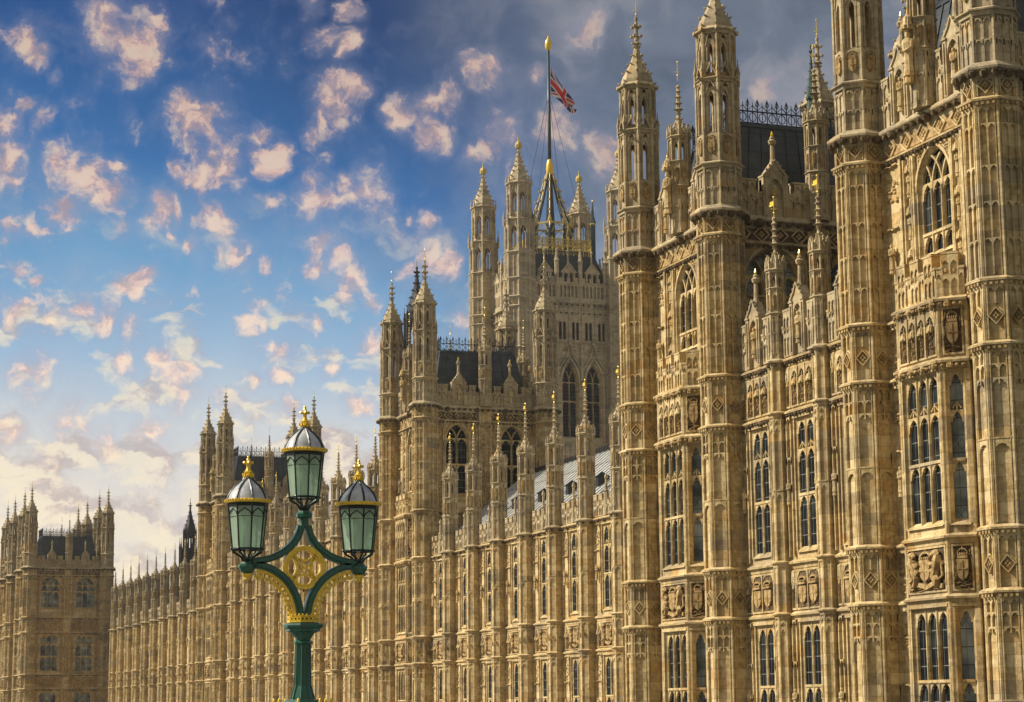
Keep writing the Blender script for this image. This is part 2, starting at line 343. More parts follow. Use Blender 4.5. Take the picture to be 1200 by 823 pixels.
# ------------------------------------------------------------------ mesh builder
class MB:
    def __init__(s, mat='stone'):
        s.v = []; s.f = []; s.m = []; s.sm = []; s.mats = [mat]; s.cur = 0; s.smooth = False
    def mat(s, name):
        if name not in s.mats: s.mats.append(name)
        s.cur = s.mats.index(name); return s
    def add(s, vs, fs):
        b = len(s.v); s.v += [tuple(p) for p in vs]
        for f in fs:
            s.f.append([b + i for i in f]); s.m.append(s.cur); s.sm.append(s.smooth)
    def box(s, x0, x1, y0, y1, z0, z1):
        s.add([(x0, y0, z0), (x1, y0, z0), (x1, y1, z0), (x0, y1, z0), (x0, y0, z1), (x1, y0, z1), (x1, y1, z1), (x0, y1, z1)],
              [(3, 2, 1, 0), (4, 5, 6, 7), (0, 1, 5, 4), (1, 2, 6, 5), (2, 3, 7, 6), (3, 0, 4, 7)])
    def quad(s, a, b, c, d): s.add([a, b, c, d], [(0, 1, 2, 3)])
    def prism(s, poly, z0, z1, cap=True):               # poly in xy, counter-clockwise
        n = len(poly)
        s.add([(x, y, z0) for x, y in poly] + [(x, y, z1) for x, y in poly],
              [(i, (i + 1) % n, n + (i + 1) % n, n + i) for i in range(n)] + ([tuple(range(n))[::-1], tuple(range(n, 2 * n))] if cap else []))
    def plate(s, poly, y0, y1, back=False):             # poly in xz, seen counter-clockwise from the front (front = y0)
        n = len(poly)
        fs = [tuple(range(n))] + [((i + 1) % n, i, n + i, n + (i + 1) % n) for i in range(n)]
        if back: fs.append(tuple(range(n, 2 * n))[::-1])
        s.add([(x, y0, z) for x, z in poly] + [(x, y1, z) for x, z in poly], fs)
    def lathe(s, prof, n=8, c=(0, 0), rot=22.5, closed=True):
        k = len(prof); vs = []
        for r, z in prof:
            for i in range(n):
                a = R(rot + 360.0 * i / n); vs.append((c[0] + r * math.cos(a), c[1] + r * math.sin(a), z))
        fs = []
        for j in range(k - 1):
            for i in range(n):
                i2 = (i + 1) % n
                fs.append((j * n + i, j * n + i2, (j + 1) * n + i2, (j + 1) * n + i))
        if closed:
            fs.append(tuple(range(n))[::-1]); fs.append(tuple((k - 1) * n + i for i in range(n)))
        s.add(vs, fs)
    def sweep(s, prof, x0, x1, ends=True):              # prof (out, z) bottom to top, out towards -y
        n = len(prof)
        s.add([(x0, -o, z) for o, z in prof] + [(x1, -o, z) for o, z in prof],
              [(i, n + i, n + i + 1, i + 1) for i in range(n - 1)] + ([tuple(range(n)), tuple(range(n, 2 * n))[::-1]] if ends else []))
    def bar(s, pts, w, y0, y1, closed=False):           # a flat bar following a line in the xz plane
        n = len(pts); L = []; Rr = []
        for i, (x, z) in enumerate(pts):
            if closed: a = pts[i - 1]; b = pts[(i + 1) % n]
            else: a = pts[max(0, i - 1)]; b = pts[min(n - 1, i + 1)]
            dx, dz = b[0] - a[0], b[1] - a[1]; l = math.hypot(dx, dz) or 1
            L.append((x - dz / l * w / 2, z + dx / l * w / 2)); Rr.append((x + dz / l * w / 2, z - dx / l * w / 2))
        vs = [(x, y0, z) for x, z in L] + [(x, y0, z) for x, z in Rr] + [(x, y1, z) for x, z in L] + [(x, y1, z) for x, z in Rr]
        fs = []
        for i in range(n if closed else n - 1):
            j = (i + 1) % n
            fs += [(n + i, n + j, j, i), (2 * n + i, i, j, 2 * n + j)[::-1], (3 * n + i, 3 * n + j, n + j, n + i)[::-1], (2 * n + i, 2 * n + j, 3 * n + j, 3 * n + i)]
        if not closed:
            fs += [(0, 2 * n, 3 * n, n), (n - 1, 2 * n - 1, 4 * n - 1, 3 * n - 1)]
        s.add(vs, fs)
    def lump(s, c, r, n=6, k=4, seed=None):
        rx, ry, rz = (r, r, r) if not isinstance(r, tuple) else r
        rn = random.Random(seed) if seed is not None else None
        vs = [(c[0], c[1], c[2] - rz)]; fs = []
        for j in range(1, k):
            t = math.pi * j / k
            for i in range(n):
                a = 2 * math.pi * i / n; q = 1 + (rn.uniform(-.25, .25) if rn else 0)
                vs.append((c[0] + rx * q * math.sin(t) * math.cos(a), c[1] + ry * q * math.sin(t) * math.sin(a), c[2] - rz * math.cos(t)))
        vs.append((c[0], c[1], c[2] + rz)); top = len(vs) - 1
        for i in range(n):
            i2 = (i + 1) % n
            fs.append((0, 1 + i2, 1 + i))
            for j in range(k - 2):
                a = 1 + j * n
                fs.append((a + i, a + i2, a + n + i2, a + n + i))
            fs.append((1 + (k - 2) * n + i, 1 + (k - 2) * n + i2, top))
        s.add(vs, fs)
    def tube(s, pts, rad, n=6):
        pts = [Vector(p) for p in pts]; k = len(pts)
        if not isinstance(rad, (list, tuple)): rad = [rad] * k
        vs = []; ref = None
        for i, p in enumerate(pts):
            t = (pts[min(k - 1, i + 1)] - pts[max(0, i - 1)]).normalized()
            if ref is None: ref = Vector((0, 1, 0)) if abs(t.y) < 0.9 else Vector((1, 0, 0))
            a = t.cross(ref).normalized(); b = t.cross(a).normalized(); ref = a.cross(t) * -1 if False else ref
            for j in range(n):
                an = 2 * math.pi * j / n
                vs.append(tuple(p + a * math.cos(an) * rad[i] + b * math.sin(an) * rad[i]))
        fs = []
        for i in range(k - 1):
            for j in range(n):
                j2 = (j + 1) % n
                fs.append((i * n + j, i * n + j2, (i + 1) * n + j2, (i + 1) * n + j))
        fs += [tuple(range(n))[::-1], tuple((k - 1) * n + j for j in range(n))]
        s.add(vs, fs)
    def put(s, o, loc=(0, 0, 0), rz=0.0, sx=1.0):       # append another builder, moved and turned
        c, q = math.cos(R(rz)), math.sin(R(rz)); b = len(s.v)
        for x, y, z in o.v:
            x *= sx
            s.v.append((c * x - q * y + loc[0], q * x + c * y + loc[1], z + loc[2]))
        mp = []
        for nm in o.mats:
            if nm not in s.mats: s.mats.append(nm)
            mp.append(s.mats.index(nm))
        for f, mi, sm in zip(o.f, o.m, o.sm):
            s.f.append([b + i for i in f]); s.m.append(mp[mi]); s.sm.append(sm)
    def ring(s, o, ap, n=8, rot=0):                     # a face module on each side of an octagon
        t = MB(); t.mats = o.mats[:]; t.f = o.f; t.m = o.m; t.sm = o.sm
        t.v = [(x, y - ap, z) for x, y, z in o.v]
        for k in range(n): s.put(t, rz=rot + 360.0 * k / n)
    def mesh(s, name):
        me = bpy.data.meshes.new(name)
        me.from_pydata(s.v, [], s.f)
        for nm in s.mats: me.materials.append(MATS[nm])
        me.polygons.foreach_set('material_index', s.m)
        me.polygons.foreach_set('use_smooth', s.sm)
        me.update()
        return me

# ------------------------------------------------------------------ scene tree helpers
def thing(name, label, cat, loc, group=None):
    o = bpy.data.objects.new(name, None); col.objects.link(o)
    o.empty_display_size = 0.5
    o.location = loc; o['label'] = label; o['category'] = cat
    if group: o['group'] = group
    return o
def part(name, mesh, parent, loc=(0, 0, 0), rz=0.0, label=None):
    """loc is a world position when the parent is a thing, a local one when it is a part"""
    if isinstance(mesh, MB): mesh = mesh.mesh(name)
    o = bpy.data.objects.new(name, mesh); col.objects.link(o)
    if parent.type == 'EMPTY': loc = Vector(loc) - parent.location
    o.parent = parent; o.location = loc; o.rotation_euler = (0, 0, R(rz))
    if label: o['label'] = label
    return o
def solo(name, mesh, label, cat, loc=(0, 0, 0), rz=0, kind=None):
    if isinstance(mesh, MB): mesh = mesh.mesh(name)
    o = bpy.data.objects.new(name, mesh); col.objects.link(o)
    o.location = loc; o.rotation_euler = (0, 0, R(rz))
    if label: o['label'] = label
    if cat: o['category'] = cat
    if kind: o['kind'] = kind
    return o
CACHE = {}
def cached(key, fn):
    if key not in CACHE: CACHE[key] = fn()
    return CACHE[key]
def at(fr, lx, ly=0.0):                                  # wall frame (x, y, turn) + position along and into the wall -> world
    ox, oy, rz = fr; c, q = math.cos(R(rz)), math.sin(R(rz))
    return (ox + c * lx - q * ly, oy + q * lx + c * ly)

# ------------------------------------------------------------------ gothic vocabulary
def arch(w, rise, n=6):
    rr = (w * w / 4 + rise * rise) / w; cx = -w / 2 + rr
    a1 = math.atan2(rise, -cx)
    left = [(cx + rr * math.cos(math.pi + (a1 - math.pi) * i / n), rr * math.sin(math.pi + (a1 - math.pi) * i / n)) for i in range(n + 1)]
    left = [(x, abs(z)) for x, z in left]
    left[-1] = (0.0, rise)
    return left + [(-x, z) for x, z in left[-2::-1]]
def arch_plate(mb, cx, zs, w, rise, zt, x0, x1, y0, y1, n=5, cusp=0.0):
    """stone between a pointed opening and a straight head"""
    pts = [(cx + x, zs + z) for x, z in arch(w, rise, n)]
    if x0 < pts[0][0] - 1e-4: mb.quad((x0, y0, zs), (pts[0][0], y0, zs), (pts[0][0], y0, zt), (x0, y0, zt))
    if x1 > pts[-1][0] + 1e-4: mb.quad((pts[-1][0], y0, zs), (x1, y0, zs), (x1, y0, zt), (pts[-1][0], y0, zt))
    for (xa, za), (xb, zb) in zip(pts, pts[1:]):
        mb.quad((xa, y0, za), (xb, y0, zb), (xb, y0, zt), (xa, y0, zt))
        mb.quad((xa, y0, za), (xa, y1, za), (xb, y1, zb), (xb, y0, zb))
    mb.quad((x0, y0, zt), (x1, y0, zt), (x1, y1, zt), (x0, y1, zt))
    mb.quad((x0, y1, zs), (x1, y1, zs), (x1, y0, zs), (x0, y0, zs)) if x1 - x0 > w + 0.02 and False else None
    if cusp:
        yc = y0 + (y1 - y0) * 0.25
        for sgn in (1, -1):
            i = 2 if sgn == 1 else len(pts) - 3
            p = pts[i]; q = pts[i + sgn]; m = ((p[0] + q[0]) / 2 + sgn * cusp, (p[1] + q[1]) / 2 - cusp * 0.5)
            tri = [p, m, q] if sgn == 1 else [q, m, p]
            mb.plate(tri, yc, y1)
def rect_ring(mb, x0, x1, z0, z1, w, y0, y1):
    mb.box(x0, x0 + w, y0, y1, z0, z1); mb.box(x1 - w, x1, y0, y1, z0, z1)
    mb.box(x0 + w, x1 - w, y0, y1, z1 - w, z1); mb.box(x0 + w, x1 - w, y0, y1, z0, z0 + w)
def lozenge(mb, cx, cz, rx, rz, y0, y1, seed=1):
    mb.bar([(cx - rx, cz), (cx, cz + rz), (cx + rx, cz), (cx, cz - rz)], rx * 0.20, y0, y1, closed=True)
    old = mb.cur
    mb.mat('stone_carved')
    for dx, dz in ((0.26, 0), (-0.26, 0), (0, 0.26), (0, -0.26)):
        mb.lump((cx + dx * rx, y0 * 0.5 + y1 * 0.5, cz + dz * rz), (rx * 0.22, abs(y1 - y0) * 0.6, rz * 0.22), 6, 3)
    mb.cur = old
def quatrefoil(mb, cx, cz, r, y0, y1):
    for k in range(4):
        a = R(45 + 90 * k)
        pts = [(cx + r * 0.46 * math.cos(a) + r * 0.40 * math.cos(t), cz + r * 0.46 * math.sin(a) + r * 0.40 * math.sin(t)) for t in [a + R(-130 + 52 * i) for i in range(6)]]
        mb.bar(pts, r * 0.20, y0, y1)
    mb.lump((cx, y0, cz), (r * .2, 0.05, r * .2), 6, 3)
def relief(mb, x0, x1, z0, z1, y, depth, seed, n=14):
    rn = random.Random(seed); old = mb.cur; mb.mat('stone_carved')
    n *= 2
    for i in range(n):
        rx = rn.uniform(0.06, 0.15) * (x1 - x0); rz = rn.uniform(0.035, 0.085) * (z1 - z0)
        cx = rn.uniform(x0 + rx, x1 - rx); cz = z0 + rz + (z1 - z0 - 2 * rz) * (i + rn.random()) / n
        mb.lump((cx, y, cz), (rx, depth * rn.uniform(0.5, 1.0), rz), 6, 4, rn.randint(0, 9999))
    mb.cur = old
def shield(mb, cx, cz, w, h, y0, y1):
    pts = [(cx - w / 2, cz + h / 2), (cx - w / 2, cz - h * 0.12), (cx - w * .32, cz - h * .36), (cx, cz - h / 2), (cx + w * .32, cz - h * .36), (cx + w / 2, cz - h * .12), (cx + w / 2, cz + h / 2)]
    mb.plate(pts, y0, y1)
    mb.bar([(cx, cz + h / 2 - .02), (cx, cz - h / 2 + .05)], w * .07, y0 - .02, y0 + .01)
    mb.bar([(cx - w / 2 + .02, cz + h * .05), (cx + w / 2 - .02, cz + h * .05)], w * .07, y0 - .02, y0 + .01)
def crown(mb, cx, cz, w, h, y):
    old = mb.cur; mb.mat('stone_carved')
    mb.box(cx - w / 2, cx + w / 2, y - w * .22, y + .02, cz, cz + h * .24)
    for i in range(5):
        t = (i - 2) / 2.0
        mb.lump((cx + t * w * .42, y - w * .16, cz + h * .36), (w * .10, w * .10, h * .16), 6, 3)
    mb.bar([(cx - w * .45, cz + h * .3), (cx - w * .48, cz + h * .6), (cx - w * .2, cz + h * .86), (cx, cz + h * .82)], w * .11, y - w * .16, y)
    mb.bar([(cx + w * .45, cz + h * .3), (cx + w * .48, cz + h * .6), (cx + w * .2, cz + h * .86), (cx, cz + h * .82)], w * .11, y - w * .16, y)
    mb.lump((cx, y - w * .1, cz + h * .94), (w * .09, w * .09, h * .12), 6, 4)
    mb.cur = old
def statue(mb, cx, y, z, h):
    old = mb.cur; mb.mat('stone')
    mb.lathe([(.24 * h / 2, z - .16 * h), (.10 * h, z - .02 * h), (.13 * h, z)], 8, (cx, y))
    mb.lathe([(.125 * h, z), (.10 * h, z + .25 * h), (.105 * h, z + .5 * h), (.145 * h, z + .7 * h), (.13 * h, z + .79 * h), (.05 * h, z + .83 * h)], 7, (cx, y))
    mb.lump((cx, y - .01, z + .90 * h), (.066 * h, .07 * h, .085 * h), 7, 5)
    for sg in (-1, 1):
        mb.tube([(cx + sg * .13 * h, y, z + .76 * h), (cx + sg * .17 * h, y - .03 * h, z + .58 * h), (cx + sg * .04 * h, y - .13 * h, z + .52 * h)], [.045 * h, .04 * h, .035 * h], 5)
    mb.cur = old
def canopy(mb, cx, y, z, w, h):
    mb.lathe([(w * .52, z), (w * .56, z + h * .12), (w * .40, z + h * .2), (w * .32, z + h * .5), (w * .12, z + h * .62), (.02, z + h)], 6, (cx, y), 0)
    for k in range(-1, 2):
        mb.lathe([(w * .09, z), (w * .09, z + h * .3), (.01, z + h * .5)], 4, (cx + k * w * .42, y - w * .22), 45)
def crocket_spire(mb, r, z0, h, c=(0, 0), edges=8, rows=6, knob=True, ogee=True, big=1.0):
    P = [(1.0, 0), (.97, .09), (.87, .19), (.69, .31), (.50, .43), (.34, .56), (.22, .70), (.14, .82), (.09, .92)] if ogee else [(1, 0), (.8, .15), (.55, .38), (.32, .62), (.15, .85), (.09, .95)]
    prof = [(r * a, z0 + h * b) for a, b in P]
    mb.lathe(prof, edges, c, 180.0 / edges)
    def rad(t):
        for (a, b), (a2, b2) in zip(P, P[1:]):
            if b <= t <= b2: return r * (a + (a2 - a) * (t - b) / (b2 - b))
        return r * P[-1][0]
    for j in range(rows):
        t = .03 + .80 * (j / max(1, rows - 1)) ** 0.92
        s = (.115 - .045 * t) * r * 1.25 * big
        for k in range(edges):
            a = R(180.0 / edges + 360.0 * k / edges); q = rad(t) + s * .55
            cx, cy, cz = c[0] + q * math.cos(a), c[1] + q * math.sin(a), z0 + h * t
            ux, uy = math.cos(a), math.sin(a)
            mb.add([(cx - ux * s, cy - uy * s, cz - s * .9), (cx + ux * s * .6 - uy * s * .55, cy + uy * s * .6 + ux * s * .55, cz), (cx + ux * s * .6 + uy * s * .55, cy + uy * s * .6 - ux * s * .55, cz),
                    (cx + ux * s * .9, cy + uy * s * .9, cz + s * .9), (cx - ux * s * .6, cy - uy * s * .6, cz + s * .5)],
                   [(0, 2, 1), (1, 2, 3), (0, 1, 4), (1, 3, 4), (0, 4, 2), (2, 4, 3)])
    zt = z0 + h * .92
    if knob:
        mb.lathe([(.09 * r, zt - h * .05), (.22 * r, zt - h * .02), (.25 * r, zt), (.10 * r, zt + h * .025), (.08 * r, zt + h * .06), (.14 * r, zt + h * .075), (.11 * r, zt + h * .1), (.02, zt + h * .13)], 8, c)
        for k in range(4):
            a = R(90 * k); mb.lump((c[0] + .26 * r * math.cos(a), c[1] + .26 * r * math.sin(a), zt), (.09 * r, .09 * r, .05 * h * .5), 5, 3)
def mini_pinnacle(mb, c, r, z0, hs, hp):
    mb.lathe([(r, z0), (r, z0 + hs), (r * 1.35, z0 + hs + r * .4), (r * 1.3, z0 + hs + r * .9)], 4, c, 45)
    crocket_spire(mb, r * 1.15, z0 + hs + r * .9, hp, c, 4, 4, True, False, 1.5)
STR = [(0, -.02), (.035, .0), (.05, .10), (.075, .17), (.17, .20), (.18, .265), (.02, .365), (0, .37)]          # string course: weathered top, undercut below
CORN = [(0, -.12), (.05, -.06), (.06, .02), (.10, .10), (.13, .22), (.33, .28), (.36, .33), (.36, .43), (.30, .48), (.03, .70), (0, .71)]
def string_oct(mb, R0, z, prof=STR, scale=1.0):
    k = 1 / math.cos(R(22.5))
    mb.lathe([(R0 + o * scale * k, z + (h - .37 if prof is STR else h - .55) * scale) for o, h in prof], 8, closed=False)
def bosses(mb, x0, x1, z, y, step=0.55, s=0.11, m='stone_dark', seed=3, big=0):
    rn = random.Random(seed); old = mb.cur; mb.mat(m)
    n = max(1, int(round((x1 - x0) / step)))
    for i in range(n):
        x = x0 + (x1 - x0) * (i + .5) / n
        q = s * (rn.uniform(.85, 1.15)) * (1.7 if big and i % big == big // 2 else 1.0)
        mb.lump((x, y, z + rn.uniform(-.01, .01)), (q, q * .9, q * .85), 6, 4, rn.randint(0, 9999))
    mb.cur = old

def window_mesh(w, h, n, style='rect', transoms=(), rise=0.0, d=0.34, tier=0.0, mull=None):
    """a traceried stone window for an opening w x h: jambs, mullions, cusped heads, transoms (origin bottom centre)"""
    mb = MB('stone')
    mull = .10 if style == 'arch' else .12
    ch = .12; k = d / .34; c1 = .16 * k
    zs = h - rise if style == 'arch' else h
    # splayed jambs, sill and head
    for sg in (-1, 1):
        a, b = sg * w / 2, sg * (w / 2 - ch)
        q = [(a, 0, 0), (b, c1, ch), (b, c1, zs if style == 'arch' else zs - ch * .8), (a, 0, zs)]
        r = [(b, c1, 0), (b, d, 0), (b, d, zs), (b, c1, zs)]
        mb.add(q, [(0, 1, 2, 3) if sg < 0 else (3, 2, 1, 0)]); mb.add(r, [(0, 1, 2, 3) if sg < 0 else (3, 2, 1, 0)])
        mb.bar([(sg * (w / 2 + .03), -.02), (sg * (w / 2 + .03), zs)], .09, -.05, .02)
    mb.add([(-w / 2, -.10, -.06), (w / 2, -.10, -.06), (w / 2, -.02, .02), (w / 2, d, .20), (-w / 2, d, .20), (-w / 2, -.02, .02)],
           [(0, 1, 2, 5), (5, 2, 3, 4)])
    iw = w - 2 * ch; lw = iw / n; mx = [-iw / 2 + lw * i for i in range(1, n)]
    y0, y1 = .14 * k, d - .03 * k
    sec = [(-mull / 2, d), (-mull / 2, .15 * k), (-.02, .05 * k), (.02, .05 * k), (mull / 2, .15 * k), (mull / 2, d)]
    if style == 'rect':
        mb.add([(-w / 2, 0, h), (w / 2, 0, h), (w / 2 - ch, c1, h - ch * .8), (-w / 2 + ch, c1, h - ch * .8)], [(3, 2, 1, 0)])
        mb.box(-w / 2 - .09, w / 2 + .09, -.09, .02, h - .02, h + .08)
        for x in mx: mb.prism([(x + a, b) for a, b in sec], .05, h)
        arh = min(.5, lw * .85)
        for i in range(n):
            cx = -iw / 2 + lw * (i + .5)
            arch_plate(mb, cx, h - ch * .8 - arh - .08, lw - mull, arh, h - .02, cx - lw / 2, cx + lw / 2, y0, y1, 5, .05)
            if tier:
                zt = h - tier
                arch_plate(mb, cx, zt - arh * 1.1, lw - mull, arh * .95, zt - arh * .02, cx - lw / 2, cx + lw / 2, y0, y1, 5, .06)
                mb.bar([(cx, zt - .02), (cx, zt + .30)], .05, y0, y1)
                mb.bar([(cx - lw * .32, zt + .05), (cx, zt + .26), (cx + lw * .32, zt + .05)], .045, y0, y1)
    else:
        pts = arch(w, rise, 10); ip = arch(w - 2 * ch, rise - ch, 10)
        for (a, b), (c, e) in zip(zip(pts, pts[1:]), zip(ip, ip[1:])):
            mb.quad((a[0], 0, zs + a[1]), (b[0], 0, zs + b[1]), (e[0], c1, zs + e[1]), (c[0], c1, zs + c[1]))
            mb.quad((c[0], c1, zs + c[1]), (e[0], c1, zs + e[1]), (e[0], d, zs + e[1]), (c[0], d, zs + c[1]))
        # spandrels fill the rectangular opening round the arch
        arch_plate(mb, 0, zs, w, rise, h + .0, -w / 2, w / 2, 0.0, .16, 10)
        mb.bar([(x * 1.05, zs + z * 1.05 + .02) for x, z in pts], .12, -.08, .03)
        for sg in (-1, 1):
            quatrefoil(mb, sg * w * .40, h - rise * .20, min(.26, rise * .14), -.03, .02)
        for x in mx:
            mb.prism([(x + a, b) for a, b in sec], .05, zs)
            rr = ((w - 2 * ch) ** 2 / 4 + (rise - ch) ** 2) / (w - 2 * ch)
            for sg in (-1, 1):
                line = []
                for i in range(13):
                    t = i / 12 * R(75)
                    px, pz = x + sg * rr * (1 - math.cos(t)) , rr * math.sin(t)
                    # stop at the enclosing arch
                    cxx = -(w - 2 * ch) / 2 + rr
                    if math.hypot(px - cxx, pz) > rr and px < 0 or math.hypot(px + cxx, pz) > rr and px > 0: break
                    line.append((px, zs + pz))
                if len(line) > 1: mb.bar(line, .075, .12 * k, y1)
        arh = min(.55, lw * .8)
        for i in range(n):
            cx = -iw / 2 + lw * (i + .5)
            arch_plate(mb, cx, zs - arh * .6, lw - mull, arh, zs + arh * .5, cx - lw / 2, cx + lw / 2, y0 + .02 * k, y1, 5, .05)
    for t in transoms:
        mb.box(-iw / 2, iw / 2, .06 * k, d, t - .06, t + .05)
        arh = min(.42, lw * .75)
        for i in range(n):
            cx = -iw / 2 + lw * (i + .5)
            arch_plate(mb, cx, t - .08 - arh, lw - mull, arh, t - .06, cx - lw / 2, cx + lw / 2, y0, y1, 5, .05)
    return mb.mesh('window')
def pane_mesh(w, h, n, style, rise, d):
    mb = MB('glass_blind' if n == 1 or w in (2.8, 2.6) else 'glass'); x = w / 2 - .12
    if style == 'arch':
        zs = h - rise
        pl = [(-x, .05), (x, .05)] + [(px, zs + pz) for px, pz in arch(2 * x, rise - .14, 8)][::-1]
        mb.add([(a, d - .02, b) for a, b in pl], [tuple(range(len(pl)))])
    else:
        mb.quad((-x, d - .02, .05), (x, d - .02, .05), (x, d - .02, h - .05), (-x, d - .02, h - .05))
    return mb.mesh('pane')
def add_window(parent, fr, lx, ly, z, w, h, n, style='rect', transoms=(), rise=0.0, d=0.34, tier=0.0, turn=0.0):
    key = (round(w, 3), round(h, 3), n, style, tuple(round(t, 3) for t in transoms), round(rise, 3), d, tier)
    wm = cached(('w',) + key, lambda: window_mesh(w, h, n, style, transoms, rise, d, tier))
    pm = cached(('p',) + key, lambda: pane_mesh(w, h, n, style, rise, d))
    x, y = at(fr, lx, ly)
    o = part('window', wm, parent, (x, y, z), fr[2] + turn)
    part('pane', pm, o)
    return o
def wall_grid(mb, x0, x1, z0, z1, holes, y=0.0):
    xs = sorted({x0, x1} | {v for h in holes for v in h[:2] if x0 < v < x1}); zs = sorted({z0, z1} | {v for h in holes for v in h[2:] if z0 < v < z1})
    for xa, xb in zip(xs, xs[1:]):
        for za, zb in zip(zs, zs[1:]):
            cx, cz = (xa + xb) / 2, (za + zb) / 2
            if any(h[0] < cx < h[1] and h[2] < cz < h[3] for h in holes): continue
            mb.quad((xa, y, za), (xb, y, za), (xb, y, zb), (xa, y, zb))
def lancet_panel(mb, x0, x1, z0, z1, nl, y0, y1, heads, rib=.055, mids=()):
    """raised blind tracery on a face: ribs, and arch heads at the listed heights"""
    w = x1 - x0; lw = w / nl
    mb.box(x0, x0 + rib, y0, y1, z0, z1); mb.box(x1 - rib, x1, y0, y1, z0, z1)
    for i in range(1, nl):
        x = x0 + lw * i
        for za, zb in (mids or ((z0, z1),)): mb.box(x - rib / 2, x + rib / 2, y0, y1, za, zb)
    for zh in heads:
        for i in range(nl):
            cx = x0 + lw * (i + .5); ow = lw - rib * 1.2
            arch_plate(mb, cx, zh - min(.32, ow * .9), ow, min(.26, ow * .75), zh, cx - lw / 2, cx + lw / 2, y0, y1, 4, .035)
def turret_shaft(Rt, segs, zbase):
    """octagonal angle turret up to its main cornice; segs = [(z0, z1, kind)]"""
    mb = MB('stone'); ap = Rt * math.cos(R(22.5)); fw = .765 * Rt
    top = segs[-1][1]
    mb.lathe([(Rt * .93, zbase), (Rt * .93, top)], 8)
    for k in range(8):
        a = R(22.5 + 45 * k)
        mb.lathe([(.075, zbase), (.075, top)], 6, (Rt * .965 * math.cos(a), Rt * .965 * math.sin(a)), 22.5 + 45 * k, closed=False)
    core = ap * .93
    face = MB('stone'); y0, y1 = -.085, .0; w = fw - .17
    for z0, z1, kind in segs:
        H = z1 - z0
        for sg in (-1, 1): face.box(sg * (fw / 2 - .115) - .018, sg * (fw / 2 - .115) + .018, -.10, 0, z0 + .02, z1 - .33)
        if kind == 'plain':
            continue
        if kind == 'frieze':
            lancet_panel(face, -w / 2, w / 2, z0 + .05, z1 - .33, 1, y0, y1, [])
            if H > 1.6:
                lancet_panel(face, -w / 2, w / 2, z1 - .95, z1 - .33, 2, y0, y1, [z1 - .36])
            s = min(w * .41, H * .26)
            lozenge(face, 0, (z0 + z1 - .3) / 2 - (.12 if H > 1.6 else 0), s, s * 1.12, y0 - .03, y1, 1)
        elif kind == 'panel':                     # storey with windows beside it
            lancet_panel(face, -w / 2, w / 2, z0 + .05, z1 - .35, 1, y0, y1, [])
            lancet_panel(face, -w / 2, w / 2, z1 - 1.5, z1 - .35, 2, y0, y1, [z1 - .37, z1 - .80])
            arch_plate(face, 0, z1 - 1.62, w - .1, .30, z1 - 1.28, -w / 2, w / 2, y0, y1, 5, .06)
            zm = z0 + H * .46
            arch_plate(face, 0, zm - .42, w - .1, .26, zm, -w / 2, w / 2, y0, y1, 5, .05)
            face.box(-w / 2 - .04, w / 2 + .04, -.10, 0, zm, zm + .06)
        elif kind == 'tall':                      # paired lancets in tiers
            nt = max(2, int(round(H / 1.6)))
            hs = [z1 - .37, z1 - .95] + [z0 + .05 + (H - 1.2) * i / nt for i in range(1, nt)]
            lancet_panel(face, -w / 2, w / 2, z0 + .05, z1 - .35, 2, y0, y1, hs)
    mb.ring(face, core)
    for i, (z0, z1, kind) in enumerate(segs):
        if i < len(segs) - 1:
            string_oct(mb, Rt, z1, STR, 1.0)
    b = MB('stone_carved')
    for i, (z0, z1, kind) in enumerate(segs[:-1]):
        if kind in ('panel', 'tall') and i > 0 or kind == 'frieze' and i > 1:
            for q in (-.36, -.12, .12, .36): b.box(q * fw - .05, q * fw + .05, -.15, 0, z1 - .31, z1 - .20)
    mb.ring(b, ap)
    # main cornice with its carved bosses
    mb.mat('stone_grey')
    string_oct(mb, Rt, top, CORN, .8)
    b = MB('stone_dark')
    b.lump((0, -.20, top - .33), (.17, .15, .16), 7, 5, 5)
    for k in (-1, 1): b.lump((k * fw * .5, -.17, top - .31), (.15, .14, .15), 7, 5, 9)
    mb.ring(b, ap)
    return mb.mesh('turret')
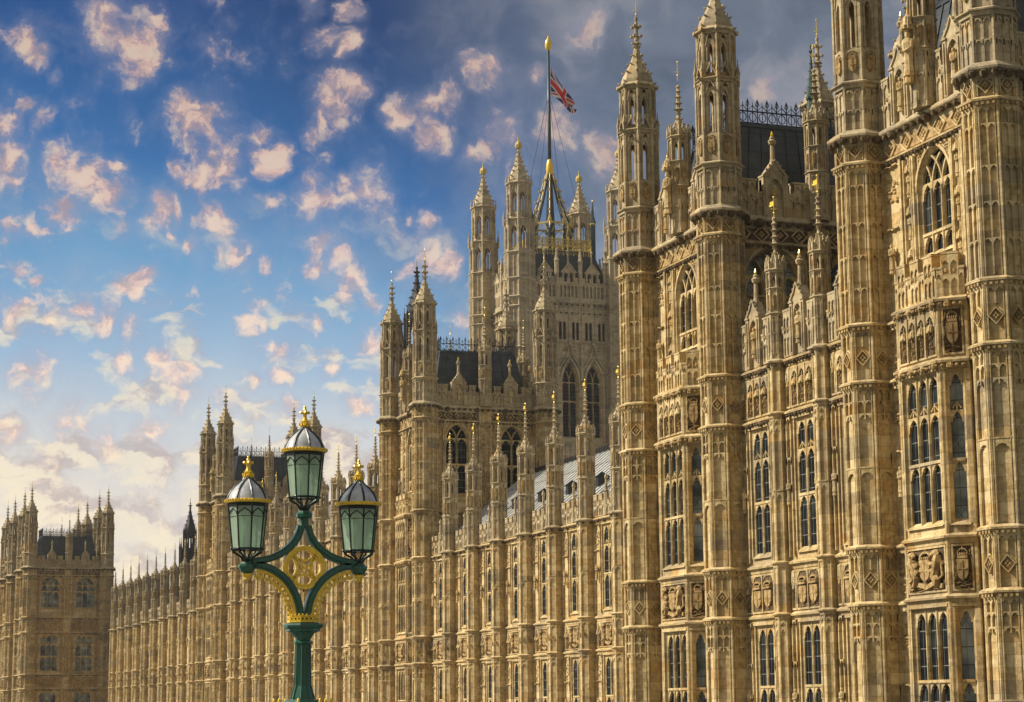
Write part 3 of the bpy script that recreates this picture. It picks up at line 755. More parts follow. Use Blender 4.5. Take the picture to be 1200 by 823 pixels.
def turret_top(Rt):
    """the open lantern stages above the cornice, origin at the cornice"""
    mb = MB('stone_grey'); fw = .765 * Rt; ap = Rt * math.cos(R(22.5))
    # panelled drum
    r1 = Rt * .965
    mb.lathe([(r1 * .95, 0), (r1 * .95, 1.95)], 8)
    face = MB('stone_grey'); w = .765 * r1 - .12
    lancet_panel(face, -w / 2, w / 2, .12, 1.75, 2, -.05, 0, [1.73, .95])
    mb.ring(face, r1 * .95 * .9239)
    for k in range(8):
        a = R(22.5 + 45 * k)
        mb.lathe([(.075, 0), (.075, 3.6)], 6, (r1 * .95 * math.cos(a), r1 * .95 * math.sin(a)), 0, closed=False)
    string_oct(mb, r1, 2.12, STR, .8)
    r2 = Rt * .93
    mb.lathe([(r2 * .95, 1.95), (r2 * .95, 3.45)], 8)
    face = MB('stone_grey'); w = .765 * r2 - .12
    lancet_panel(face, -w / 2, w / 2, 2.2, 3.4, 1, -.05, 0, [3.36])
    face.mat('stone_carved'); shield(face, 0, 2.72, w * .5, .52, -.09, 0); crown(face, 0, 3.0, w * .42, .26, -.03)
    mb.ring(face, r2 * .95 * .9239)
    # lower open stage
    def stage(r, z0, z1, sw, pin, pilr):
        f = MB('stone_grey'); fw_ = .765 * r; t = .20
        zt = z1 - .95
        for sg in (-1, 1):
            x0, x1 = (sw / 2, fw_ / 2) if sg > 0 else (-fw_ / 2, -sw / 2)
            f.box(x0, x1, 0, t, z0, z1 - .25)
        arch_plate(f, 0, zt, sw, .30, zt + .5, -sw / 2, sw / 2, 0, t, 4)
        f.quad((-sw / 2, 0, zt + .7), (sw / 2, 0, zt + .7), (sw / 2, 0, z1 - .25), (-sw / 2, 0, z1 - .25))
        f.quad((sw / 2, t, zt + .7), (-sw / 2, t, zt + .7), (-sw / 2, t, z1 - .25), (sw / 2, t, z1 - .25))
        f.bar([(-fw_ * .34, zt + .15), (-fw_ * .2, zt + .55), (0, zt + .78), (fw_ * .2, zt + .55), (fw_ * .34, zt + .15)], .05, -.05, .01)
        f.box(-sw / 2 - .09, -sw / 2 - .03, -.04, .01, z0, zt + .1); f.box(sw / 2 + .03, sw / 2 + .09, -.04, .01, z0, zt + .1)
        mb.ring(f, r * .9239)
        for k in range(8):
            a = R(22.5 + 45 * k); c = (r * math.cos(a), r * math.sin(a))
            mb.lathe([(pilr, z0), (pilr, z1 - .1)], 6, c, 22.5 + 45 * k, closed=False)
    stage(r2 * .94, 3.45, 6.0, .25, True, .10)
    string_oct(mb, r2 * .96, 6.02, STR, .6)
    # gargoyles and a ring of pinnacles
    for k in range(8):
        a = R(22.5 + 45 * k)
        c = (r2 * 1.0 * math.cos(a), r2 * 1.0 * math.sin(a))
        mini_pinnacle(mb, c, .085, 5.72, .55, .62)
        if k % 2 == 0:
            mb.tube([(c[0], c[1], 5.86), (c[0] * 1.34, c[1] * 1.34, 5.95)], [.10, .05], 5)
    face = MB('stone_grey')
    face.bar([(-.34, 5.95), (-.2, 6.25), (0, 6.55), (.2, 6.25), (.34, 5.95)], .07, -.03, .05)
    face.lump((0, .01, 6.6), (.07, .07, .10), 5, 3)
    mb.ring(face, r2 * .9)
    r3 = Rt * .80
    mb.lathe([(r3 * .9, 5.9), (r3 * .9, 6.25)], 8)
    stage(r3, 6.25, 8.25, .20, False, .075)
    string_oct(mb, r3, 8.32, CORN, .42)
    for k in range(8):
        a = R(22.5 + 45 * k); q = r3 * 1.16
        mb.lump((q * math.cos(a), q * math.sin(a), 8.22), (.11, .11, .13), 6, 4, 3)
    return mb.mesh('lantern')
def turret_spire(Rt):
    mb = MB('stone_grey'); r = Rt * .78
    crocket_spire(mb, r, 0, 2.35, (0, 0), 8, 5)
    # upper finial stem with two leaf collars
    z = 2.30
    mb.lathe([(.10, z), (.085, z + .8), (.05, z + 1.05)], 8)
    for zz, s in ((z + .22, .24), (z + .72, .20)):
        for k in range(4):
            a = R(45 + 90 * k); mb.lump((s * math.cos(a), s * math.sin(a), zz), (.10, .10, .10), 5, 3)
        mb.lathe([(.08, zz - .08), (.16, zz), (.07, zz + .1)], 8)
    mb.lump((0, 0, z + 1.1), (.09, .09, .15), 8, 5)
    return mb.mesh('spire')
def vane_mesh(h, flag=True):
    mb = MB('gold')
    mb.lathe([(.022, 0), (.016, h)], 6)
    mb.lump((0, 0, h * .28), .05, 6, 4); mb.lump((0, 0, h), .045, 6, 4)
    if flag:
        mb.box(-.012, .012, .02, .34, h * .62, h * .84); mb.box(-.012, .012, .34, .42, h * .66, h * .72)
    mb.lump((.09, 0, h * .46), (.05, .04, .03), 5, 3); mb.lump((-.09, 0, h * .46), (.05, .04, .03), 5, 3)
    return mb.mesh('vane')
def add_turret(parent, x, y, ztop, shaft, rt=1.03, vane=1.1):
    o = part('turret', shaft, parent, (x, y, 0))
    part('lantern', cached(('tt', rt), lambda: turret_top(rt)), o, (0, 0, ztop))
    part('spire', cached(('ts', rt), lambda: turret_spire(rt)), o, (0, 0, ztop + 8.36))
    part('vane', cached(('tv', vane), lambda: vane_mesh(vane, False)), o, (0, 0, ztop + 11.7))
    return o
def pinnacle_mesh(r, tall, open_h=1.45, spire_h=1.6):
    """buttress pinnacle: panelled octagon, shield stage, open stage, spirelet (origin on the cornice)"""
    mb = MB('stone_grey'); fw = .765 * r
    mb.lathe([(r * .95, -.1), (r * .95, tall)], 8)
    f = MB('stone_grey'); w = fw - .10
    lancet_panel(f, -w / 2, w / 2, .15, tall * .62, 1, -.045, 0, [tall * .60, tall * .36], .045)
    f.mat('stone_carved'); shield(f, 0, tall * .80, w * .55, tall * .22, -.07, 0)
    mb.ring(f, r * .95 * .9239)
    for k in range(8):
        a = R(22.5 + 45 * k); mb.lathe([(.05, -.1), (.05, tall + open_h)], 5, (r * .95 * math.cos(a), r * .95 * math.sin(a)), 0, closed=False)
    string_oct(mb, r, tall * .66, STR, .45); string_oct(mb, r, tall + .06, STR, .35)
    f = MB('stone_grey'); sw = fw * .42; rr = r * .9; fw2 = .765 * rr
    for sg in (-1, 1):
        x0, x1 = (sw / 2, fw2 / 2) if sg > 0 else (-fw2 / 2, -sw / 2)
        f.box(x0, x1, 0, .12, tall, tall + open_h)
    arch_plate(f, 0, tall + open_h - .45, sw, .22, tall + open_h, -sw / 2, sw / 2, 0, .12, 4)
    mb.ring(f, rr * .9239)
    string_oct(mb, r, tall + open_h + .12, STR, .5)
    f = MB('stone_grey')
    z = tall + open_h
    f.bar([(-fw * .5, z), (-fw * .26, z + .30), (0, z + .58), (fw * .26, z + .30), (fw * .5, z)], .07, -.04, .05)
    f.lump((0, 0, z + .62), (.06, .06, .09), 5, 3)
    mb.ring(f, r * .9)
    for k in range(8):
        a = R(22.5 + 45 * k); mb.lathe([(.06, z), (.06, z + .35), (.01, z + .62)], 4, (r * 1.02 * math.cos(a), r * 1.02 * math.sin(a)), 45)
    crocket_spire(mb, r * .95, z + .1, spire_h, (0, 0), 8, 5, False, True, 1.15)
    zt = z + .1 + spire_h * .9
    mb.lathe([(.11, zt), (.06, zt + 1.3)], 6)
    for i, q in enumerate((.12, .42, .72, 1.0, 1.22)): mb.lathe([(.06, zt + q - .08), (.25 - .034 * i, zt + q), (.06, zt + q + .09)], 6)
    return mb.mesh('pinnacle')
def buttress_mesh(r, zb, segs, rin=.25):
    """half-octagon buttress with strings; segs like a turret's"""
    mb = MB('stone'); ap = r * .9239; fw = .765 * r
    top = segs[-1][1]
    mb.lathe([(r * .96, zb), (r * .96, top)], 8)
    for k in range(8):
        a = R(22.5 + 45 * k); mb.lathe([(.05, zb), (.05, top)], 6, (r * .96 * math.cos(a), r * .96 * math.sin(a)), 0, closed=False)
    f = MB('stone'); w = fw - .08
    for z0, z1, kind in segs:
        H = z1 - z0
        if kind == 'panel':
            arch_plate(f, 0, z1 - .95, w * .86, .24, z1 - .62, -w / 2, w / 2, -.04, 0, 4, .05)
            arch_plate(f, 0, z1 - .62, w * .86, .2, z1 - .36, -w / 2, w / 2, -.04, 0, 4, .05)
            zm = z0 + H * .46
            arch_plate(f, 0, zm - .34, w * .86, .2, zm, -w / 2, w / 2, -.04, 0, 4, .04)
            f.box(-w / 2, w / 2, -.06, 0, zm, zm + .05)
        elif kind == 'frieze':
            s = min(w * .36, H * .2)
            lozenge(f, 0, (z0 + z1) / 2 - .15, s, s * 1.15, -.06, 0)
            arch_plate(f, 0, z1 - .62, w * .86, .2, z1 - .36, -w / 2, w / 2, -.04, 0, 4, .04)
    mb.ring(f, ap * .96)
    for z0, z1, kind in segs[:-1]: string_oct(mb, r, z1, STR, .75)
    mb.mat('stone_grey'); string_oct(mb, r, top, STR, 1.05)
    b = MB('stone_dark'); b.lump((0, -.10, top - .30), (.09, .08, .09), 6, 4, 2); mb.ring(b, ap)
    return mb.mesh('buttress')
def parapet_mesh(L, h, gables=(), seed=1, y=0.0, period=1.25, statues=True, mat='stone_grey', spikes=()):
    """panelled battlement of length L, with gabled niches (origin bottom left, outer face towards -y)"""
    mb = MB(mat); t = .30
    spans = []; x = 0.0
    gs = sorted(gables)
    cuts = [0.0]
    for g in gs: cuts += [g - .62, g + .62]
    cuts.append(L)
    for a, b in zip(cuts[0::2], cuts[1::2]):
        if b - a < .3: continue
        n = max(1, int(round((b - a) / period))); p = (b - a) / n
        for i in range(n):
            x0 = a + i * p
            lo = h * .64
            # crenel at the sides, merlon in the middle
            for xa, xb, hh in ((x0, x0 + p * .19, lo), (x0 + p * .19, x0 + p * .81, h), (x0 + p * .81, x0 + p, lo)):
                mb.box(xa, xb, y, y + t, 0, hh)
                mb.box(xa - .02, xb + .02, y - .07, y + t + .05, hh, hh + .09)
            rib = .05
            for xr in (x0 + p * .19, x0 + p * .5 - rib / 2, x0 + p * .81 - rib):
                mb.box(xr, xr + rib, y - .06, y, .06, h - .02)
            for cx in (x0 + p * .345, x0 + p * .655):
                ow = p * .31 - .07
                arch_plate(mb, cx, h - .40, ow, ow * .7, h - .02, cx - p * .155, cx + p * .155, y - .06, y, 4, .04)
                arch_plate(mb, cx, h * .50 - .30, ow, ow * .7, h * .5, cx - p * .155, cx + p * .155, y - .06, y, 4, .04)
            mb.mat('stone_carved')
            for cx in (x0 + p * .345, x0 + p * .655): mb.lump((cx, y - .02, h * .60), (.08, .06, .10), 5, 3)
            mb.mat(mat)
            ow = p * .19
            arch_plate(mb, x0 + p * .095, lo - .30, ow * .7, .14, lo - .02, x0, x0 + p * .19, y - .05, y, 3)
            arch_plate(mb, x0 + p * .905, lo - .30, ow * .7, .14, lo - .02, x0 + p * .81, x0 + p, y - .05, y, 3)
    for g in gs:
        # gabled niche with a figure, stepped shoulders and a tall finial
        mb.box(g - .62, g + .62, y + .04, y + t + .05, 0, h + .1)
        for sg in (-1, 1):
            mb.box(g + sg * .50 - .12, g + sg * .50 + .12, y - .14, y + t, 0, h + .22)
            mb.box(g + sg * .50 - .15, g + sg * .50 + .15, y - .18, y + t + .04, h + .22, h + .30)
            mb.box(g + sg * .50 - .03, g + sg * .50 + .03, y - .19, y - .14, .1, h + .1)
        arch_plate(mb, 0 + g, h - .35, .70, .5, h + .30, g - .38, g + .38, y - .10, y + .06, 5, .07)
        mb.plate([(g - .56, h + .30), (g + .56, h + .30), (g + .12, h + .92), (g, h + 1.0), (g - .12, h + .92)], y - .10, y + t, True)
        mb.bar([(g - .58, h + .30), (g - .22, h + .66), (g, h + 1.02), (g + .22, h + .66), (g + .58, h + .30)], .09, y - .16, y - .08)
        for q in (.3, .6, .85):
            for sg in (-1, 1): mb.lump((g + sg * (.60 - .56 * q), y - .12, h + .36 + .66 * q), (.07, .07, .07), 5, 3)
        mb.mat('stone_carved')
        if statues: statue(mb, g, y - .05, h * .30, h * .62)
        mb.mat(mat)
        mb.lathe([(.17, h + .85), (.11, h + 1.1), (.09, h + 1.75), (.15, h + 1.80), (.20, h + 1.95), (.10, h + 2.05)], 8, (g, y + .1))
        mb.lump((g, y + .1, h + 2.08), (.13, .13, .12), 8, 4)
        mb.mat('gold'); mb.lathe([(.035, h + 2.16), (.07, h + 2.26), (.02, h + 2.42)], 6, (g, y + .1)); mb.mat(mat)
    for x in spikes:
        mb.lathe([(.16, 0), (.16, h + .1), (.20, h + .18), (.10, h + .3), (.075, h + .95), (.13, h + 1.0), (.12, h + 1.12), (.02, h + 1.35)], 6, (x, y))
    mb.box(0, L, y + t, y + t + .05, 0, h * .6)
    return mb.mesh('parapet')
def cornice_mesh(L, zlist, seed=1, friezes=(), y=0.0):
    """string courses, main cornice and frieze carving along a wall (origin left end, z absolute)"""
    mb = MB('stone')
    for z, kind in zlist:
        if kind == 'corn':
            mb.mat('stone_grey'); mb.sweep([(o, z + (h - .55) * .9) for o, h in CORN], 0, L)
            bosses(mb, 0, L, z - .33, -.22, .50, .15, 'stone_dark', seed, 5)
        elif kind == 'boss':
            mb.mat('stone'); mb.sweep([(o * 1.15, z + (h - .37)) for o, h in STR], 0, L)
            bosses(mb, 0, L, z - .26, -.13, .27, .085, 'stone_dark', seed + 7, 4)
        else:
            mb.mat('stone'); mb.sweep([(o, z + (h - .37)) for o, h in STR], 0, L)
    for z0, z1, kind in friezes:
        mb.mat('stone')
        if kind == 'lozenge':
            s = (z1 - z0) * .40; n = max(1, int(L / (s * 2.3))); p = L / n
            for i in range(n): lozenge(mb, p * (i + .5), (z0 + z1) / 2, min(s, p * .45), s, -.07, .0)
    return mb.mesh('cornice')
def niche_strip(mb, cx, w, z0, z1, y, n, seed, fig=True):
    """a narrow strip of stacked canopied niches with little figures"""
    mb.box(cx - w / 2 - .06, cx - w / 2, y - .16, y, z0, z1); mb.box(cx + w / 2, cx + w / 2 + .06, y - .16, y, z0, z1)
    p = (z1 - z0) / n
    for i in range(n):
        z = z0 + p * i
        canopy(mb, cx, y - .05, z + p * .66, w * .75, p * .36)
        mb.mat('stone_carved')
        if fig: statue(mb, cx, y - .06, z + p * .16, p * .52)
        else: relief(mb, cx - w / 2, cx + w / 2, z + .05, z + p * .6, y, .09, seed + i, 7)
        mb.mat('stone')
def arms_mesh(w, h, seed=1, kind='royal'):
    """carved panel: crowned shield between two beasts above a scroll (origin bottom centre)"""
    mb = MB('stone')
    rect_ring(mb, -w / 2, w / 2, 0, h, .07, -.06, .03)
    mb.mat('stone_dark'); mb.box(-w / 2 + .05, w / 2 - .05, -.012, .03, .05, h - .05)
    mb.mat('stone_carved')
    if kind == 'royal':
        shield(mb, 0, h * .46, w * .26, h * .42, -.16, 0); crown(mb, 0, h * .66, w * .26, h * .26, -.02)
        mb.bar([(-w * .42, h * .12), (-w * .2, h * .20), (0, h * .12), (w * .2, h * .20), (w * .42, h * .12)], h * .10, -.12, 0)
        for sg in (-1, 1):
            pts = [(sg * w * .30, h * .16), (sg * w * .24, h * .34), (sg * w * .28, h * .52), (sg * w * .33, h * .68), (sg * w * .34, h * .80)]
            mb.tube([(x, -.10, z) for x, z in pts], [.05 * w, .075 * w, .065 * w, .085 * w, .06 * w], 6)
            mb.lump((sg * w * .31, -.16, h * .84), (w * .075, .12, h * .085), 7, 5, seed)
            mb.lump((sg * w * .25, -.20, h * .82), (w * .05, .08, h * .045), 6, 4)
            mb.tube([(sg * w * .30, -.14, h * .64), (sg * w * .20, -.20, h * .60), (sg * w * .13, -.2, h * .66)], [.04 * w, .035 * w, .03 * w], 5)
            mb.tube([(sg * w * .28, -.14, h * .50), (sg * w * .18, -.20, h * .44), (sg * w * .13, -.2, h * .50)], [.04 * w, .035 * w, .03 * w], 5)
            mb.tube([(sg * w * .26, -.14, h * .32), (sg * w * .34, -.18, h * .24), (sg * w * .30, -.18, h * .14)], [.06 * w, .05 * w, .035 * w], 5)
            mb.tube([(sg * w * .30, -.08, h * .26), (sg * w * .42, -.08, h * .36), (sg * w * .40, -.08, h * .56), (sg * w * .45, -.08, h * .64)], [.025 * w, .022 * w, .02 * w, .035 * w], 5)
        relief(mb, -w * .46, w * .46, .05, h * .14, -.02, .10, seed, 10)
    elif kind == 'shield':
        shield(mb, 0, h * .44, w * .52, h * .46, -.13, 0); crown(mb, 0, h * .69, w * .46, h * .24, -.02)
        relief(mb, -w * .44, w * .44, .06, h * .20, -.02, .12, seed, 8)
        for sg in (-1, 1): relief(mb, sg * w * .38 - w * .09, sg * w * .38 + w * .09, h * .2, h * .92, -.01, .09, seed + sg, 9)
    elif kind == 'pair':
        for sg in (-1, 1):
            cx = sg * w * .23
            shield(mb, cx, h * .36, w * .30, h * .44, -.10, 0); crown(mb, cx, h * .62, w * .30, h * .22, -.02)
            mb.mat('stone')
            arch_plate(mb, cx, h * .80, w * .40, h * .14, h - .05, cx - w * .23, cx + w * .23, -.05, 0, 5, .05)
            mb.mat('stone_carved'); relief(mb, cx - w * .18, cx + w * .18, .06, h * .16, 0, .07, seed + sg, 6)
        mb.mat('stone'); mb.box(-.035, .035, -.10, 0, .05, h - .05)
    elif kind == 'figures':
        n = max(1, int(round(w / .62))); p = (w - .14) / n
        for i in range(n):
            cx = -w / 2 + .07 + p * (i + .5)
            mb.mat('stone'); arch_plate(mb, cx, h - .62, p - .10, .4, h - .05, cx - p / 2, cx + p / 2, -.08, 0, 5, .06)
            if i: mb.box(cx - p / 2 - .04, cx - p / 2 + .04, -.12, 0, .06, h - .06)
            canopy(mb, cx, -.04, h * .52, p * .55, h * .30)
            mb.mat('stone_carved'); relief(mb, cx - p * .30, cx + p * .30, .08, h * .55, 0, .13, seed + i * 3, 12)
    return mb.mesh('carved_panel')
def add_panel(parent, fr, lx, ly, z, w, h, kind, seed=1, turn=0.0):
    me = cached(('arms', round(w, 2), round(h, 2), kind, seed), lambda: arms_mesh(w, h, seed, kind))
    x, y = at(fr, lx, ly)
    return part('carved_panel', me, parent, (x, y, z), fr[2] + turn)
def cresting_mesh(L, h=1.15, step=.50):
    mb = MB('iron')
    mb.box(0, L, -.03, .03, .05, .10); mb.box(0, L, -.03, .03, h * .52, h * .57)
    n = max(1, int(L / step)); p = L / n
    for i in range(n + 1):
        x = p * i
        mb.box(x - .02, x + .02, -.02, .02, 0, h)
        mb.bar([(x - .09, h * .82), (x, h * 1.06), (x + .09, h * .82), (x, h * .74)], .035, -.02, .02, closed=True)
        if i < n:
            cx = x + p / 2
            mb.bar([(cx + p * .36 * math.cos(t), h * .31 + h * .19 * math.sin(t)) for t in [R(45 * k) for k in range(8)]], .035, -.02, .02, closed=True)
            mb.bar([(x + .02, h * .60), (cx, h * .80), (x + p - .02, h * .60)], .03, -.02, .02)
            mb.box(cx - .014, cx + .014, -.014, .014, h * .12, h * .92)
    return mb.mesh('cresting')
def hip_roof_mesh(W, D, z0, z1, inset, mat='roof_dark', battens=True):
    """steep truncated roof over W (x) by D (y), centred"""
    mb = MB(mat)
    b = [(-W / 2, -D / 2, z0), (W / 2, -D / 2, z0), (W / 2, D / 2, z0), (-W / 2, D / 2, z0)]
    w, d = W / 2 - inset, D / 2 - inset
    t = [(-w, -d, z1), (w, -d, z1), (w, d, z1), (-w, d, z1)]
    mb.add(b + t, [(0, 1, 5, 4), (1, 2, 6, 5), (2, 3, 7, 6), (3, 0, 4, 7), (4, 5, 6, 7)])
    if battens:
        for k in range(4):
            A, B, C, Dd = Vector(b[k]), Vector(b[(k + 1) % 4]), Vector(t[(k + 1) % 4]), Vector(t[k])
            L = (B - A).length; n = int(L / .75); nrm = (B - A).cross(Dd - A).normalized()
            for i in range(n + 1):
                p = A.lerp(B, i / n); q = Dd.lerp(C, i / n)
                u_ = (B - A).normalized() * .035
                mb.add([p - u_, p + u_, q + u_, q - u_] + [v + nrm * .05 for v in (p - u_, p + u_, q + u_, q - u_)],
                       [(4, 5, 6, 7), (0, 4, 7, 3), (1, 2, 6, 5)])
        n = 4
    mb.box(-w - .06, w + .06, -d - .06, d + .06, z1 - .05, z1 + .10)
    return mb.mesh('roof')
# ------------------------------------------------------------------ ground, river, bridge
ZB = -8.0
def sheet(name, x0, x1, y0, y1, z, m):
    mb = MB(m); mb.quad((x0, y0, z), (x1, y0, z), (x1, y1, z), (x0, y1, z))
    return solo(name, mb, None, None, kind='structure')
sheet('river_water', -3000, 3000, -1500, 4500, -12.5, 'water')
mb = MB('paving'); mb.box(38.2, 2500, 45.0, 4000, -13.0, ZB - .004)
solo('ground', mb, None, None, kind='structure')
mb = MB('asphalt'); mb.box(-180, 400, -7.0, 25.6, -3.2, -1.65)
mb.mat('paving'); mb.box(-180, 400, 21.5, 25.55, -1.64, -1.52); mb.box(-180, 400, -3.0, 1.6, -1.64, -1.52)
solo('bridge_deck', mb, None, None, kind='structure')
mb = MB('lamp_green'); mb.box(-180, 400, 25.62, 26.38, -3.2, -0.72); mb.box(-180, 400, 25.5, 26.5, -0.72, -0.58)
mb.mat('gold_dull')
for i in range(60):
    x = -20 + i * 1.2; quatrefoil(mb, x, -1.2, .34, 25.56, 25.64)
solo('bridge_parapet', mb, 'green iron bridge parapet with gilded quatrefoils under the lamp', 'parapet')
# ------------------------------------------------------------------ towers of the river front
PAV = dict(segs=[(ZB, -3.0, 'plain'), (-3.0, 3.9, 'panel'), (3.9, 6.0, 'frieze'), (6.0, 12.2, 'panel'), (12.2, 14.4, 'frieze'), (14.4, 20.7, 'tall'), (20.7, 21.8, 'frieze')],
           z1=21.8, z2=20.7, z3=14.4, z4=12.2)
CEN = dict(segs=[(ZB, -3.0, 'plain'), (-3.0, 3.9, 'panel'), (3.9, 6.0, 'frieze'), (6.0, 12.3, 'panel'), (12.3, 16.1, 'frieze'), (16.1, 23.6, 'tall'), (23.6, 24.75, 'frieze')],
           z1=24.75, z2=23.6, z3=16.1, z4=12.3)
def river_tower(label, xf, yN, W, D, S, sname, fleche=False):
    root = thing('river_front_tower', label, 'tower', (xf + D / 2, yN + W / 2, ZB), 'battlemented towers along the river front')
    sh = cached(('shaft', sname), lambda: turret_shaft(1.03, S['segs'], ZB))
    z1, z2, z3, z4 = S['z1'], S['z2'], S['z3'], S['z4']
    for x, y in ((xf, yN), (xf, yN + W), (xf + D, yN), (xf + D, yN + W)): add_turret(root, x, y, z1, sh)
    yc = yN + W / 2; xw = xf + .38
    fr = (xw, yc, -90); hw = W / 2 - .75
    # --- river face: wall with its arched upper window
    aw, ab, at_ = 2.35, z3 + 1.95, z2 - .30
    rise = 1.55
    mb = MB('stone')
    wall_grid(mb, -hw, hw, ZB, z1 + .3, [(-aw / 2, aw / 2, ab, at_), (-2.1, 2.1, -4.0, z3)])
    for sg in (-1, 1):
        niche_strip(mb, sg * (aw / 2 + .52), .46, ab - .9, at_ - .1, 0, 3 if sname == 'p' else 4, 3)
        mb.box(sg * (aw / 2 + .98) - .08, sg * (aw / 2 + .98) + .08, -.20, 0, z3, z2 - .3)
        mb.lathe([(.10, z3), (.10, z2 - .4)], 6, (sg * (aw / 2 + .14), -.06), 0)
        x0, x1 = sorted((sg * 2.2, sg * (hw - .12)))
        for za, zb in ((-3, 3.9), (6.0, z4), (z3, z2)):
            lancet_panel(mb, x0, x1, za + .1, zb - .38, 1, -.14, 0, [zb - .40, za + (zb - za) * .55], .10)
            mb.mat('stone_carved'); relief(mb, x0 + .1, x1 - .1, zb - 1.9, zb - .8, 0, .12, 5, 10); statue(mb, (x0 + x1) / 2, -.18, za + (zb - za) * .30, 1.0); mb.mat('stone')
        for za, zb in ((3.9, 6.0), (z4, z3)):
            lancet_panel(mb, x0, x1, za + .05, zb - .36, 1, -.12, 0, [zb - .38], .10); relief(mb, x0 + .1, x1 - .1, za + .15, zb - .6, 0, .14, 8, 16)
    for sg in (-1, 1):      # strings over the flank strips
        x0, x1 = sorted((sg * 2.1, sg * hw))
        for z in (3.9, 6.0, z4, z3):
            t = MB('stone'); t.sweep([(o + .1, z + (h - .37)) for o, h in STR], 0, x1 - x0); mb.put(t, (x0, 0, 0))
            bosses(mb, x0, x1, z - .26, -.20, .27, .08) if z > 10 else None
    # frieze above the window
    mb.mat('stone_carved'); mb.box(-hw, hw, -.04, 0, z2 + .02, z1 - .55); mb.mat('stone')
    n = 6; p = (2 * hw - .5) / n
    for i in range(n): lozenge(mb, -hw + .25 + p * (i + .5), (z2 + z1) / 2 - .22, p * .34, .36, -.10, .0)
    part('wall', mb, root, (xw, yc, 0), -90)
    add_window(root, fr, 0, 0, ab, aw, at_ - ab, 3, 'arch', (.85,), rise, .24)
    x, y = at(fr, -hw); [part('cornice' if q[1] == 'corn' else 'string_course', cornice_mesh(2 * hw, [q], 4), root, (x, y, 0), -90) for q in ((z1, 'corn'), (z2, 'boss'))]
    # --- canted oriel through the lower storeys
    mb = MB('stone')
    for lx, ly, turn, w in ((0, -.95, 0, 2.8), (1.75, -.60, 45, .99), (-1.75, -.60, -45, .99)):
        f = MB('stone'); ww = 2.44 if turn == 0 else .72
        s1, s2 = (-2.3, 3.48), (6.32, z4 - .42)
        wall_grid(f, -w / 2, w / 2, -4.0, z3, [(-ww / 2, ww / 2) + s1, (-ww / 2, ww / 2) + s2])
        for z in (3.9, 6.0): f.sweep([(o * 1.1, z + (h - .37)) for o, h in STR], -w / 2 - .05, w / 2 + .05)
        for z in (z4, z3):
            f.sweep([(o * 1.35, z + (h - .37) * 1.2) for o, h in STR], -w / 2 - .07, w / 2 + .07)
            bosses(f, -w / 2, w / 2, z - .31, -.17, .26, .09, 'stone_carved', 11, 3)
        f.mat('stone')
        for sg in (-1, 1): f.lathe([(.09, -4), (.09, z3 - .3)], 6, (sg * w / 2, .02), 0, closed=False)
        mb.put(f, (lx, ly, 0), turn)
        fx, fy = at(fr, lx, ly); f2 = (fx, fy, -90 + turn)
        nl = 3 if turn == 0 else 1
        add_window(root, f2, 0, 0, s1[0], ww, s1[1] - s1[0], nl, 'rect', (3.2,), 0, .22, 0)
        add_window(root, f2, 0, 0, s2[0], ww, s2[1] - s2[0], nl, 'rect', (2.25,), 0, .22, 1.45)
        add_panel(root, f2, 0, 0, 3.98, w - .22, 1.62, 'royal' if turn == 0 else 'shield', 1)
        add_panel(root, f2, 0, 0, z4 + .08, w - .22, z3 - z4 - .5, 'figures' if turn == 0 else 'shield', 2)
        px, py = at(f2, -w / 2, -.02)
        part('balcony', cached(('bal', w), lambda: parapet_mesh(w, 1.5, (), 3, 0, .7 if w < 2 else .93, True, 'stone')), root, (px, py, z3), -90 + turn)
    for sg in (-1, 1):
        q = [(sg * 2.1, -.25, -4), (sg * 2.1, 0, -4), (sg * 2.1, 0, z3), (sg * 2.1, -.25, z3)]
        mb.add(q, [(0, 1, 2, 3) if sg > 0 else (3, 2, 1, 0)])
    hexa = [(-2.1, 0), (-2.1, -.25), (-1.4, -.95), (1.4, -.95), (2.1, -.25), (2.1, 0)]
    mb.add([(x, y, z3 + .02) for x, y in hexa], [tuple(range(6))]); mb.add([(x, y, -4.0) for x, y in hexa], [tuple(range(6))[::-1]])
    part('oriel', mb, root, (xw, yc, 0), -90)
    # --- river parapet with a pinnacle and two gabled niches
    L = 2 * hw; x, y = at(fr, -hw, -.10)
    part('parapet', cached(('par', round(L, 2), 'f'), lambda: parapet_mesh(L, 1.9, (L * .25, L * .75), 1)), root, (x, y, z1 + .02), -90)
    pin = cached('towerpin', lambda: pinnacle_mesh(.52, 3.3, 1.15, 1.35))
    vm = cached(('tv', .9), lambda: vane_mesh(.9, False))
    mids = [(xw - .25, yc), (xf + D / 2, yN + .15), (xf + D / 2, yN + W - .15), (xf + D - .15, yc)]
    for x, y in mids:
        o = part('pinnacle', pin, root, (x, y, z1 + .05)); part('vane', vm, o, (0, 0, 7.3))
    st = MB('stone'); statue(st, 0, -.62, 1.15, 1.75); canopy(st, 0, -.6, 2.95, .55, .9); part('statue', st, root, (xw - .25, yc, z1), -90)
    # --- north face
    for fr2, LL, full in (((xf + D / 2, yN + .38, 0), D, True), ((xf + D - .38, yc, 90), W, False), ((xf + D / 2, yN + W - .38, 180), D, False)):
        h2 = LL / 2 - .75; mb = MB('stone'); holes = []; c = [-LL * .225, LL * .23]
        ww = 2.05 if sname == 'c' else 2.8; rw = 2.05 if sname == 'c' else 2.6
        tops = (z3 + 1.3, z2 - .30)
        if full:
            for x in c: holes += [(x - ww / 2, x + ww / 2) + tops, (x - rw / 2, x + rw / 2, 6.3, z4 - .45), (x - rw / 2, x + rw / 2, -2.3, 3.45)]
        wall_grid(mb, -h2, h2, ZB, z1 + .3, holes)
        mb.box(-.48, .48, -.16, 0, ZB, z1 - .3)
